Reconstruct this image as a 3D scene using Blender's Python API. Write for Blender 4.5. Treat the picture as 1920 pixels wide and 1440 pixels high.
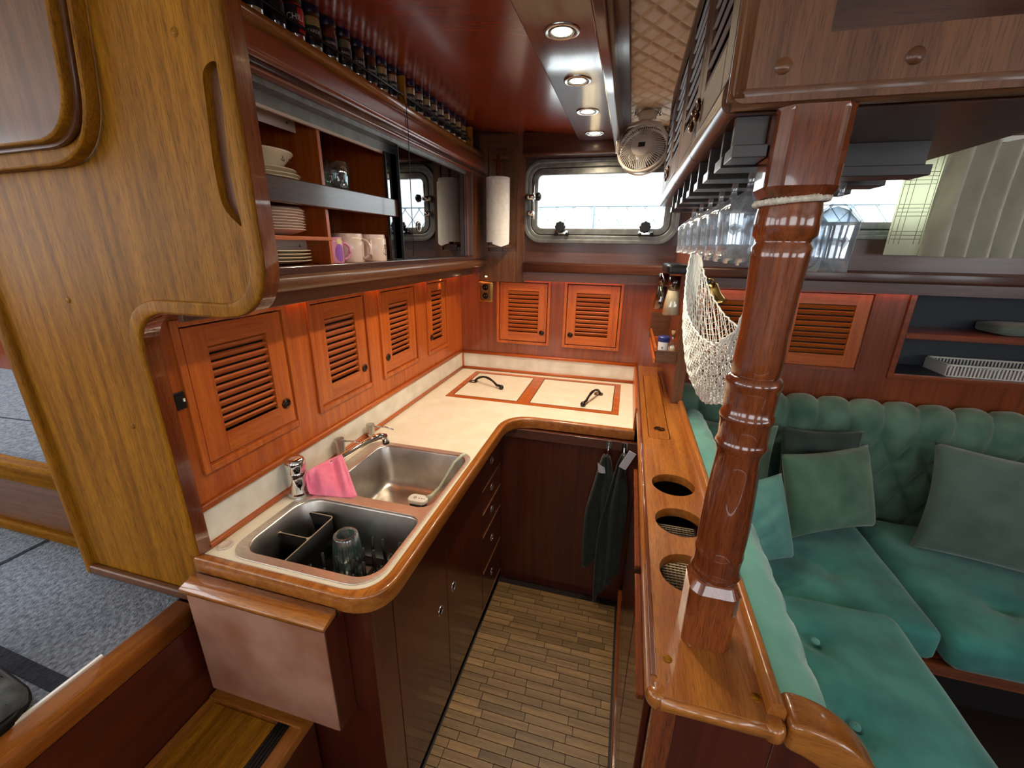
import bpy, bmesh, math, random
from mathutils import Vector, Matrix
random.seed(7)
R = math.radians
for o in list(bpy.data.objects): bpy.data.objects.remove(o, do_unlink=True)
scn = bpy.context.scene
COL = scn.collection

# ------------------------------------------------------------------ camera
cam = bpy.data.cameras.new('camera'); cam.sensor_width = 36; cam.lens = 785.63/1920*36
cam.clip_start = .02; cam.clip_end = 100
co = bpy.data.objects.new('camera', cam); COL.objects.link(co)
r0 = Vector((0.96505064, 0.26163585, 0.01496445)); r1 = Vector((0.09590455, -0.29945176, -0.94927918)); r2 = Vector((-0.24388434, 0.91753764, -0.31407818))
m = Matrix((( r0[0], -r1[0], -r2[0], 0), (r0[1], -r1[1], -r2[1], 0), (r0[2], -r1[2], -r2[2], 1.59), (0, 0, 0, 1)))
co.matrix_world = m
scn.camera = co

# ------------------------------------------------------------------ world, exposure
W = bpy.data.worlds.new('overcast_sky'); scn.world = W; W.use_nodes = True
wn = W.node_tree.nodes; wl = W.node_tree.links
bgn = wn['Background']
bgn.inputs[0].default_value = (.93, .97, 1, 1); bgn.inputs[1].default_value = 4.2
vs = scn.view_settings
vs.view_transform = 'Standard'; vs.look = 'None'; vs.gamma = 1; vs.use_curve_mapping = False; vs.exposure = 0.42

def lamp(name, kind, loc, energy, color, size=.05, rot=(0, 0, 0), label=None, **kw):
    l = bpy.data.lights.new(name, kind); l.energy = energy; l.color = color
    for k, v in kw.items(): setattr(l, k, v)
    if kind == 'AREA': l.size = size
    else: l.shadow_soft_size = size
    o = bpy.data.objects.new(name, l); COL.objects.link(o); o.location = loc; o.rotation_euler = rot
    return o

# ------------------------------------------------------------------ materials
def L(c):
    return tuple(((x/255)/12.92 if x/255 <= .04045 else ((x/255+.055)/1.055)**2.4) for x in c) + (1,)
MATS = {}
def mat(name, col, rough=.5, metal=0, coat=0, coat_rough=.1, emit=None, es=0, spec=.5, sheen=0, alpha=1):
    m = bpy.data.materials.new(name); m.use_nodes = True
    b = m.node_tree.nodes['Principled BSDF']
    b.inputs['Base Color'].default_value = L(col); b.inputs['Roughness'].default_value = rough
    b.inputs['Metallic'].default_value = metal; b.inputs['Coat Weight'].default_value = coat
    b.inputs['Coat Roughness'].default_value = coat_rough; b.inputs['Specular IOR Level'].default_value = spec
    b.inputs['Sheen Weight'].default_value = sheen
    if emit: b.inputs['Emission Color'].default_value = L(emit); b.inputs['Emission Strength'].default_value = es
    MATS[name] = m
    return m
def N(m, t, **kw):
    n = m.node_tree.nodes.new(t)
    for k, v in kw.items():
        if k in n.inputs: n.inputs[k].default_value = v
        else: setattr(n, k, v)
    return n
def coords(m, scale, rnd=True):
    nt = m.node_tree
    tc = N(m, 'ShaderNodeTexCoord'); mp = N(m, 'ShaderNodeMapping'); mp.inputs['Scale'].default_value = scale
    if rnd:
        oi = N(m, 'ShaderNodeObjectInfo'); va = N(m, 'ShaderNodeVectorMath', operation='ADD'); mu = N(m, 'ShaderNodeMath', operation='MULTIPLY'); mu.inputs[1].default_value = 17.3
        nt.links.new(oi.outputs['Random'], mu.inputs[0]); nt.links.new(tc.outputs['Object'], va.inputs[0]); nt.links.new(mu.outputs[0], va.inputs[1]); nt.links.new(va.outputs[0], mp.inputs['Vector'])
    else: nt.links.new(tc.outputs['Object'], mp.inputs['Vector'])
    return mp
def wood(name, c1, c2, axis='x', rough=.3, coat=.5, coat_rough=.08, grain=1.0, vary=.0, pore=.35, bump=.12, spec=.5):
    m = mat(name, c1, rough, coat=coat, coat_rough=coat_rough, spec=spec)
    nt = m.node_tree; b = nt.nodes['Principled BSDF']; ai = 'xyz'.index(axis)
    def field(perp, along, detail, rough_, dist=0):
        s = [perp*grain]*3; s[ai] = along*grain
        mp = coords(m, s); n = N(m, 'ShaderNodeTexNoise'); n.inputs['Scale'].default_value = 1; n.inputs['Detail'].default_value = detail
        n.inputs['Roughness'].default_value = rough_; n.inputs['Distortion'].default_value = dist
        nt.links.new(mp.outputs[0], n.inputs['Vector']); return n
    n1 = field(48, 2.2, 6, .62, .25); n2 = field(620, 38, 2, .6); n3 = field(7, 1.2, 2, .5)
    cr = N(m, 'ShaderNodeValToRGB'); cr.color_ramp.elements[0].position = .34; cr.color_ramp.elements[1].position = .66
    cr.color_ramp.elements[0].color = L(c2); cr.color_ramp.elements[1].color = L(c1)
    nt.links.new(n1.outputs['Fac'], cr.inputs['Fac'])
    def mul(src, n, f0, f1, t0):
        pr = N(m, 'ShaderNodeMapRange'); pr.inputs['From Min'].default_value = f0; pr.inputs['From Max'].default_value = f1; pr.inputs['To Min'].default_value = t0; pr.inputs['To Max'].default_value = 1
        nt.links.new(n.outputs['Fac'], pr.inputs['Value'])
        mx = N(m, 'ShaderNodeMix', data_type='RGBA', blend_type='MULTIPLY'); mx.inputs[0].default_value = 1
        nt.links.new(src, mx.inputs[6]); nt.links.new(pr.outputs[0], mx.inputs[7]); return mx.outputs[2]
    out = mul(cr.outputs[0], n2, .36, .50, 1-pore); out = mul(out, n3, .35, .6, .84)
    if vary:
        oi = N(m, 'ShaderNodeObjectInfo'); hs = N(m, 'ShaderNodeHueSaturation'); mr = N(m, 'ShaderNodeMapRange')
        mr.inputs['To Min'].default_value = 1-vary; mr.inputs['To Max'].default_value = 1+vary
        nt.links.new(oi.outputs['Random'], mr.inputs['Value']); nt.links.new(mr.outputs[0], hs.inputs['Value']); nt.links.new(out, hs.inputs['Color']); out = hs.outputs[0]
    nt.links.new(out, b.inputs['Base Color'])
    if bump:
        bp = N(m, 'ShaderNodeBump'); bp.inputs['Strength'].default_value = bump; bp.inputs['Distance'].default_value = .0005
        nt.links.new(n2.outputs['Fac'], bp.inputs['Height']); nt.links.new(bp.outputs[0], b.inputs['Normal'])
    return m
def noisy(m, c1, c2, scale=30, detail=4, bump=0, dist=.001, lo=.35, hi=.65, aniso=(1, 1, 1), bscale=None):
    nt = m.node_tree; b = nt.nodes['Principled BSDF']
    mp = coords(m, aniso)
    n1 = N(m, 'ShaderNodeTexNoise'); n1.inputs['Scale'].default_value = scale; n1.inputs['Detail'].default_value = detail
    nt.links.new(mp.outputs[0], n1.inputs['Vector'])
    cr = N(m, 'ShaderNodeValToRGB'); cr.color_ramp.elements[0].position = lo; cr.color_ramp.elements[1].position = hi
    cr.color_ramp.elements[0].color = L(c1); cr.color_ramp.elements[1].color = L(c2)
    nt.links.new(n1.outputs['Fac'], cr.inputs['Fac']); nt.links.new(cr.outputs[0], b.inputs['Base Color'])
    if bump:
        src = n1
        if bscale:
            src = N(m, 'ShaderNodeTexNoise'); src.inputs['Scale'].default_value = bscale; src.inputs['Detail'].default_value = 3; nt.links.new(mp.outputs[0], src.inputs['Vector'])
        bp = N(m, 'ShaderNodeBump'); bp.inputs['Strength'].default_value = bump; bp.inputs['Distance'].default_value = dist
        nt.links.new(src.outputs['Fac'], bp.inputs['Height']); nt.links.new(bp.outputs[0], b.inputs['Normal'])
    return m
def glassmat(name, tint, gloss=.12, rough=.02, edge=.6, body=None, bodyf=0):
    m = bpy.data.materials.new(name); m.use_nodes = True; nt = m.node_tree; nt.nodes.clear()
    o = nt.nodes.new('ShaderNodeOutputMaterial'); tr = nt.nodes.new('ShaderNodeBsdfTransparent'); tr.inputs[0].default_value = L(tint)
    gl = nt.nodes.new('ShaderNodeBsdfGlossy'); gl.inputs['Roughness'].default_value = rough; gl.inputs[0].default_value = (1, 1, 1, 1)
    lw = nt.nodes.new('ShaderNodeLayerWeight'); lw.inputs[0].default_value = .35
    mr = nt.nodes.new('ShaderNodeMapRange'); mr.inputs['To Min'].default_value = gloss; mr.inputs['To Max'].default_value = edge
    nt.links.new(lw.outputs['Facing'], mr.inputs['Value'])
    mx = nt.nodes.new('ShaderNodeMixShader'); nt.links.new(mr.outputs[0], mx.inputs[0]); nt.links.new(tr.outputs[0], mx.inputs[1]); nt.links.new(gl.outputs[0], mx.inputs[2])
    last = mx
    if body:
        df = nt.nodes.new('ShaderNodeBsdfTranslucent'); df.inputs[0].default_value = L(body)
        m2 = nt.nodes.new('ShaderNodeMixShader'); m2.inputs[0].default_value = bodyf; nt.links.new(mx.outputs[0], m2.inputs[1]); nt.links.new(df.outputs[0], m2.inputs[2]); last = m2
    nt.links.new(last.outputs[0], o.inputs[0]); MATS[name] = m
    return m

for ax in 'xyz':
    wood('gold_'+ax, (170, 112, 26), (128, 80, 16), ax, rough=.48, coat=.03, coat_rough=.3, spec=.10, pore=.42)
    wood('locker_'+ax, (208, 108, 36), (176, 78, 22), ax, rough=.36, coat=.3, coat_rough=.2, pore=.25)
    wood('slat_'+ax, (208, 108, 36), (176, 78, 22), ax, rough=.45, coat=.1, coat_rough=.3, pore=.25)
    wood('teak_'+ax, (188, 118, 48), (148, 82, 30), ax, rough=.28, coat=.7, coat_rough=.07)
    wood('maroon_'+ax, (92, 36, 20), (68, 24, 14), ax, rough=.3, coat=.6, coat_rough=.1, pore=.2)
    wood('red_'+ax, (156, 76, 38), (122, 54, 28), ax, rough=.3, coat=.6, coat_rough=.12, pore=.2)
    wood('dark_'+ax, (104, 62, 46), (76, 42, 32), ax, rough=.35, coat=.4, coat_rough=.18, pore=.25)
    wood('post_'+ax, (146, 76, 36), (104, 46, 22), ax, rough=.22, coat=1, coat_rough=.04)
    wood('brown_'+ax, (122, 78, 48), (88, 52, 32), ax, rough=.38, coat=.35, coat_rough=.15, spec=.35)
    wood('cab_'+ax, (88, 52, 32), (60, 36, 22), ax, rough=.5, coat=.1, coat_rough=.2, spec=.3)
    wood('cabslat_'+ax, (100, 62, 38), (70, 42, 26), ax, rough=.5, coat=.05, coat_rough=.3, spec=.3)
wood('ceil', (150, 60, 30), (136, 52, 26), 'x', rough=.25, coat=.6, coat_rough=.14, pore=.12, grain=.5)
wood('strip', (116, 66, 54), (92, 48, 40), 'y', rough=.28, coat=.7, coat_rough=.14, pore=.2)
wood('plankw', (152, 118, 74), (112, 82, 48), 'x', rough=.5, coat=0, vary=.25, pore=.3)
wood('fiddle', (86, 52, 38), (58, 32, 24), 'y', rough=.3, coat=.7, coat_rough=.12, pore=.5)
mat('floordark', (34, 22, 18), .5)  # near-black colour of the saloon floor
mat('caulk', (30, 18, 12), .6)
mat('dark', (12, 8, 6), .7)
mat('black', (16, 16, 17), .35)
mat('blackmatte', (8, 8, 9), .5, spec=.3)
noisy(mat('laminate', (236, 228, 206), .38, coat=.15), (232, 223, 198), (240, 234, 214), 14, 5)
noisy(mat('splash', (226, 220, 204), .35), (216, 208, 190), (234, 230, 216), 14, 5)
noisy(mat('steel', (232, 226, 216), .42, metal=1), (216, 208, 198), (232, 226, 216), 40, 3, aniso=(1, 12, 1))
noisy(mat('steelin', (210, 204, 196), .36, metal=1), (176, 170, 162), (222, 216, 208), 9, 5)
mat('chrome', (225, 225, 225), .06, metal=1)
mat('brushed', (196, 190, 182), .3, metal=1)
mat('brass', (196, 160, 92), .22, metal=1)
mat('oldbrass', (120, 96, 66), .35, metal=1)
mat('bronze', (92, 62, 46), .28, metal=1)
noisy(mat('alu', (132, 134, 132), .42, metal=.6), (120, 122, 120), (142, 144, 142), 30)
mat('gasket', (22, 26, 30), .5)
mat('white', (232, 228, 220), .4)
mat('bracket', (214, 196, 180), .4)
mat('porcelain', (240, 226, 196), .18, coat=.5)
mat('porcelain2', (236, 214, 200), .18, coat=.5)
mat('pink', (224, 150, 182), .25, coat=.4)
mat('purple', (150, 92, 180), .3)
mat('ink', (60, 50, 46), .5)
noisy(mat('cloth_pink', (240, 128, 158), .9, sheen=.4), (236, 118, 150), (246, 138, 168), 30, 3, bump=.4, dist=.0015, bscale=260)
noisy(mat('towelg', (24, 34, 28), .95, sheen=.15), (18, 26, 22), (32, 42, 36), 30, 4, bump=.7, dist=.003, bscale=220)
mat('tagc', (190, 190, 198), .6)
noisy(mat('teal', (58, 138, 128), .88, sheen=.4), (42, 114, 108), (62, 142, 132), 9, 6, bump=.25, dist=.001, bscale=300)
noisy(mat('teallight', (94, 158, 148), .88, sheen=.4), (78, 142, 134), (104, 168, 156), 6, 5, bump=.25, dist=.001, bscale=300)
noisy(mat('green', (88, 126, 100), .9, sheen=.5), (66, 104, 82), (98, 136, 108), 7, 5, bump=.25, dist=.001, bscale=300)
noisy(mat('tuft', (86, 124, 104), .9, sheen=.5), (68, 104, 88), (100, 134, 114), 9, 5, bump=.3, dist=.0012, bscale=260)
noisy(mat('greygreen', (88, 112, 100), .9, sheen=.4), (78, 100, 90), (96, 120, 108), 8, 5, bump=.3, dist=.001, bscale=300)
noisy(mat('deepgreen', (48, 62, 58), .9, sheen=.3), (40, 54, 50), (56, 72, 66), 8, 5)
noisy(mat('carpet', (98, 108, 120), .98, sheen=.2), (66, 74, 88), (120, 130, 142), 90, 6, bump=1, dist=.006, bscale=170)
noisy(mat('carpetdark', (28, 32, 44), .98), (18, 22, 32), (36, 42, 54), 90, 6, bump=1, dist=.006, bscale=170)
noisy(mat('slip', (70, 74, 76), .95), (56, 60, 62), (84, 88, 88), 40, 5, bump=.5, dist=.002)
noisy(mat('quilt', (236, 220, 196), .6), (230, 212, 188), (242, 228, 206), 12)
noisy(mat('coppery', (158, 112, 92), .5, coat=.12), (142, 92, 70), (168, 124, 104), 9, 5)
mat('fan', (212, 200, 188), .4)
noisy(mat('paper', (240, 238, 232), .9), (234, 232, 226), (246, 244, 240), 60, 3, bump=.3, dist=.0008, bscale=300)
noisy(mat('rope', (214, 204, 186), .9), (196, 184, 164), (226, 218, 202), 200, 3)
mat('net', (244, 246, 242), .8)
mat('curtain', (206, 204, 176), .9)
_m = bpy.data.materials.new('sheerfab'); _m.use_nodes = True; _n = _m.node_tree; _b1 = _n.nodes['Principled BSDF']; _b1.inputs['Base Color'].default_value = L((226, 226, 196)); _b1.inputs['Roughness'].default_value = .9
_t = _n.nodes.new('ShaderNodeBsdfTranslucent'); _t.inputs[0].default_value = L((236, 238, 196)); _x = _n.nodes.new('ShaderNodeMixShader'); _x.inputs[0].default_value = .35
_n.links.new(_b1.outputs[0], _x.inputs[1]); _n.links.new(_t.outputs[0], _x.inputs[2]); _n.links.new(_x.outputs[0], _n.nodes['Material Output'].inputs[0]); MATS['sheerfab'] = _m
mat('capblue', (26, 22, 52), .35)
mat('labelblack', (18, 16, 26), .4)
mat('labeltext', (206, 190, 160), .6)
mat('red', (196, 40, 36), .4)
mat('saltblue', (30, 44, 108), .4)
mat('saltwhite', (226, 226, 230), .5)
mat('cork', (188, 150, 108), .8)
mat('goldspice', (232, 212, 150), .5)
mat('brushgreen', (196, 204, 180), .35)
mat('shelfdark', (52, 58, 68), .6)
mat('mesh', (176, 160, 136), .6)
mat('bulb', (255, 236, 190), .3, emit=(255, 226, 170), es=26)
mat('led', (255, 170, 90), .3, emit=(255, 148, 60), es=10)
mat('paleblue', (156, 186, 200), .7)
mat('rackdark', (44, 36, 36), .35, coat=.3)
glassmat('pane', (246, 250, 250), .03, .01, .4)
glassmat('wine', (240, 246, 252), .10, .02, .8, (240, 248, 255), .15)
glassmat('tumbler', (222, 240, 244), .12, .03, .75, (200, 230, 235), .06)
glassmat('bottle', (240, 236, 222), .12, .03, .7)
glassmat('smoke', (34, 36, 36), .035, .015, .6)
glassmat('amber', (120, 60, 56), .12, .03, .6)

# ------------------------------------------------------------------ mesh builders (all in world coordinates)
class MB:
    def __init__(s): s.bm = bmesh.new()
    def _add(s, vs, fs, smooth=False):
        v = [s.bm.verts.new(p) for p in vs]
        for f in fs:
            try:
                q = s.bm.faces.new([v[i] for i in f]); q.smooth = smooth
            except ValueError: pass
        return v
    def box(s, x0, x1, y0, y1, z0, z1, M=None):
        vs = [Vector((x, y, z)) for x in (x0, x1) for y in (y0, y1) for z in (z0, z1)]
        if M: vs = [M @ v for v in vs]
        s._add(vs, [(0, 1, 3, 2), (4, 6, 7, 5), (0, 4, 5, 1), (2, 3, 7, 6), (0, 2, 6, 4), (1, 5, 7, 3)]); return s
    def lathe(s, prof, c=(0, 0, 0), n=24, axis='z', M=None, smooth=True, caps=True, sq=None):
        rings = []; c = Vector(c)
        for (r, h) in prof:
            ring = []
            for i in range(n):
                a = 2*math.pi*i/n; ca, sa = math.cos(a), math.sin(a)
                k = r if not sq else r/((abs(ca)**sq+abs(sa)**sq)**(1/sq))
                p = Vector((k*ca, k*sa, h))
                if axis == 'x': p = Vector((p.z, p.x, p.y))
                if axis == 'y': p = Vector((p.x, p.z, p.y))
                if M: p = M @ p
                ring.append(c+p)
            rings.append(ring)
        vs = [p for r_ in rings for p in r_]; fs = []
        for j in range(len(prof)-1):
            for i in range(n): k = (i+1) % n; fs.append((j*n+i, j*n+k, (j+1)*n+k, (j+1)*n+i))
        if caps: fs.append(tuple(range(n))[::-1]); fs.append(tuple((len(prof)-1)*n+i for i in range(n)))
        v = s._add(vs, fs, smooth)
        return s
    def cyl(s, a, b, r, n=12, r2=None):
        a = Vector(a); b = Vector(b); d = b-a; M = d.to_track_quat('Z', 'Y').to_matrix().to_4x4()
        return s.lathe([(r, 0), (r if r2 is None else r2, d.length)], c=a, n=n, M=M)
    def tube(s, pts, r, n=8, closed=False, rs=None):
        pts = [Vector(p) for p in pts]; k = len(pts); rings = []
        for i, p in enumerate(pts):
            if closed: t = pts[(i+1) % k]-pts[i-1]
            else: t = pts[min(i+1, k-1)]-pts[max(i-1, 0)]
            t.normalize(); up = Vector((0, 0, 1)) if abs(t.z) < .9 else Vector((1, 0, 0))
            u = t.cross(up).normalized(); w = t.cross(u)
            rr = rs[i] if rs else r
            rings.append([p+u*rr*math.cos(2*math.pi*j/n)+w*rr*math.sin(2*math.pi*j/n) for j in range(n)])
        vs = [p for q in rings for p in q]; fs = []
        for i in range(k if closed else k-1):
            a = i*n; b = ((i+1) % k)*n
            for j in range(n): l = (j+1) % n; fs.append((a+j, a+l, b+l, b+j))
        if not closed: fs += [tuple(range(n))[::-1], tuple((k-1)*n+j for j in range(n))]
        s._add(vs, fs, True); return s
    def torus(s, c, Rr, r, axis='z', n=24, m_=8, M=None):
        pts = []
        for i in range(n):
            a = 2*math.pi*i/n; p = Vector((Rr*math.cos(a), Rr*math.sin(a), 0))
            if axis == 'x': p = Vector((0, p.x, p.y))
            if axis == 'y': p = Vector((p.x, 0, p.y))
            if M: p = M @ p
            pts.append(Vector(c)+p)
        return s.tube(pts, r, m_, closed=True)
    def grid(s, f, nu, nv, smooth=True, wrapu=False):
        vs = [f(i/(nu if wrapu else nu-1), j/(nv-1)) for j in range(nv) for i in range(nu)]; fs = []
        for j in range(nv-1):
            for i in range(nu if wrapu else nu-1): k = (i+1) % nu; fs.append((j*nu+i, j*nu+k, (j+1)*nu+k, (j+1)*nu+i))
        s._add(vs, fs, smooth); return s
    def prism(s, poly, lo, hi, axis='z'):
        n = len(poly)
        def P_(a, b, h): return {'z': (a, b, h), 'y': (a, h, b), 'x': (h, a, b)}[axis]
        vs = [P_(a, b, lo) for a, b in poly]+[P_(a, b, hi) for a, b in poly]
        fs = [tuple(range(n)), tuple(range(n, 2*n))[::-1]]+[(i, (i+1) % n, n+(i+1) % n, n+i) for i in range(n)]
        s._add(vs, fs); return s
    def rbox(s, c, size, r, n=8, fn=None, M=None):
        hx, hy, hz = (q/2 for q in size); r = min(r, hx, hy, hz)
        t = bmesh.new(); bmesh.ops.create_cube(t, size=2)
        bmesh.ops.subdivide_edges(t, edges=t.edges[:], cuts=n, use_grid_fill=True)
        idx = {}; vs = []
        for v in t.verts:
            d = Vector(v.co); 
            # denser near edges
            q = Vector([math.copysign(abs(x)**.75, x) for x in d])
            p = Vector((q.x*hx, q.y*hy, q.z*hz)); inn = Vector((max(-hx+r, min(hx-r, p.x)), max(-hy+r, min(hy-r, p.y)), max(-hz+r, min(hz-r, p.z))))
            o = p-inn
            if o.length > 1e-9:
                # project on the rounded surface
                o = o.normalized()*r if max(abs(d.x), abs(d.y), abs(d.z)) > .999 else o
            p = inn+o
            if fn: p = fn(p, q)
            if M: p = M @ p
            idx[v] = len(vs); vs.append(p+Vector(c))
        fs = [tuple(idx[v] for v in f.verts) for f in t.faces]; t.free()
        s._add(vs, fs, True); return s

WL = {}     # world location of every object made
def wloc(o): return WL[o.name] if o else Vector((0, 0, 0))
def link_mesh(name, me, mat_, parent, loc, bevel, kind, label, cat, group):
    o = bpy.data.objects.new(name, me); COL.objects.link(o)
    me.materials.clear(); me.materials.append(MATS[mat_] if isinstance(mat_, str) else mat_)
    o.location = loc-wloc(parent)
    if parent: o.parent = parent
    WL[o.name] = loc
    if bevel:
        b = o.modifiers.new('bevel', 'BEVEL'); b.width = bevel; b.segments = 2; b.limit_method = 'ANGLE'; b.angle_limit = R(40)
    if kind: o['kind'] = kind
    if label: o['label'] = label
    if cat: o['category'] = cat
    if group: o['group'] = group
    return o
def P(name, mb, mat_, parent=None, bevel=0, kind=None, label=None, cat=None, group=None, angle=None):
    bm = mb.bm; bmesh.ops.recalc_face_normals(bm, faces=bm.faces[:])
    cs = [v.co for v in bm.verts]
    lo = Vector([min(c[i] for c in cs) for i in range(3)]); hi = Vector([max(c[i] for c in cs) for i in range(3)])
    loc = Vector(((lo.x+hi.x)/2, (lo.y+hi.y)/2, lo.z))
    bmesh.ops.translate(bm, vec=-loc, verts=bm.verts[:])
    me = bpy.data.meshes.new(name); bm.to_mesh(me); bm.free()
    if angle is not None: me.shade_smooth(); me.set_sharp_from_angle(angle=R(angle))
    return link_mesh(name, me, mat_, parent, loc, bevel, kind, label, cat, group)
def T(name, label, cat, loc, group=None, kind=None):
    o = bpy.data.objects.new(name, None); COL.objects.link(o); o.location = loc; o.empty_display_size = .02
    o['label'] = label
    if cat: o['category'] = cat
    if group: o['group'] = group
    if kind: o['kind'] = kind
    WL[o.name] = Vector(loc)
    return o
def S(name, mb, mat_, label=None, **kw): return P(name, mb, mat_, kind='structure', label=label, **kw)
def dup(root, loc, label=None, rotz=0, group=None):
    r_ = root.copy(); COL.objects.link(r_); r_.location = loc; r_.rotation_euler = (0, 0, rotz); WL[r_.name] = Vector(loc)
    if label: r_['label'] = label
    if group: r_['group'] = group
    for ch in list(root.children):
        c = ch.copy(); COL.objects.link(c); c.parent = r_
        for g in ch.children:
            d = g.copy(); COL.objects.link(d); d.parent = c
    return r_
# plate: filled outline with holes, extruded; outlines are lists of 2D points in the plane of `axis`
def plate(outline, holes, lo, hi, axis, bev=0, res=2):
    cu = bpy.data.curves.new('plate', 'CURVE'); cu.dimensions = '2D'; cu.fill_mode = 'BOTH'
    for pl in [outline]+holes:
        sp = cu.splines.new('POLY'); sp.points.add(len(pl)-1)
        for q, (a, b) in zip(sp.points, pl): q.co = (a, b, 0, 1)
        sp.use_cyclic_u = True
    cu.extrude = (hi-lo)/2-bev; cu.bevel_depth = bev; cu.bevel_resolution = res; cu.offset = -bev
    to = bpy.data.objects.new('plate', cu); COL.objects.link(to)
    dg = bpy.context.evaluated_depsgraph_get(); me = bpy.data.meshes.new_from_object(to.evaluated_get(dg))
    bpy.data.objects.remove(to); bpy.data.curves.remove(cu)
    mb = MB(); mb.bm.from_mesh(me); bpy.data.meshes.remove(me); mid = (lo+hi)/2
    bmesh.ops.remove_doubles(mb.bm, verts=mb.bm.verts[:], dist=1e-5)
    for v in mb.bm.verts:
        a, b, c = v.co
        v.co = {'z': (a, b, c+mid), 'y': (a, c+mid, b), 'x': (c+mid, a, b)}[axis]
    return mb
def rrect(x0, x1, y0, y1, r, n=6):
    rs = r if isinstance(r, (list, tuple)) else [r]*4; out = []
    for (cx, cy, a0, rr) in ((x1-rs[0], y1-rs[0], 0, rs[0]), (x0+rs[1], y1-rs[1], 90, rs[1]), (x0+rs[2], y0+rs[2], 180, rs[2]), (x1-rs[3], y0+rs[3], 270, rs[3])):
        for i in range(n+1):
            a = R(a0+90*i/n); out.append((cx+rr*math.cos(a), cy+rr*math.sin(a)))
    return out
def circ(cx, cy, r, n=28): return [(cx+r*math.cos(2*math.pi*i/n), cy+r*math.sin(2*math.pi*i/n)) for i in range(n)]
def smooth_poly(pts, n=7):
    """pts: (a, b, radius) corners -> rounded polygon"""
    out = []; k = len(pts)
    for i, (x, y, r) in enumerate(pts):
        p = Vector((x, y)); a = Vector(pts[i-1][:2]); b = Vector(pts[(i+1) % k][:2])
        if r <= 0: out.append((x, y)); continue
        u = (a-p); v = (b-p); d = min(r, u.length*.49, v.length*.49); u.normalize(); v.normalize(); A = p+u*d; B = p+v*d
        for j in range(n+1):
            t = j/n; q = A*(1-t)**2+p*2*t*(1-t)+B*t*t; out.append((q.x, q.y))
    return out
_b = bpy.data
def text(name, s, size, mat_, parent, M, extrude=.0002, bendr=None, label=None, align='CENTER'):
    cu = bpy.data.curves.new('t', 'FONT'); cu.body = s; cu.size = size; cu.extrude = extrude; cu.align_x = align; cu.align_y = 'CENTER'; cu.resolution_u = 2
    to = bpy.data.objects.new('t', cu); COL.objects.link(to); dg = bpy.context.evaluated_depsgraph_get()
    me = bpy.data.meshes.new_from_object(to.evaluated_get(dg)); bpy.data.objects.remove(to); bpy.data.curves.remove(cu)
    mb = MB(); mb.bm.from_mesh(me); bpy.data.meshes.remove(me)
    for v in mb.bm.verts:
        p = v.co.copy()
        if bendr: a = p.x/bendr; p = Vector((math.sin(a)*(bendr+p.z), p.y, math.cos(a)*(bendr+p.z)-bendr))
        v.co = M @ p
    return P(name, mb, mat_, parent, label=label)
FX = Matrix(((0, 0, 1, 0), (1, 0, 0, 0), (0, 1, 0, 0), (0, 0, 0, 1)))   # text facing +x, reading towards +y

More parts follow.
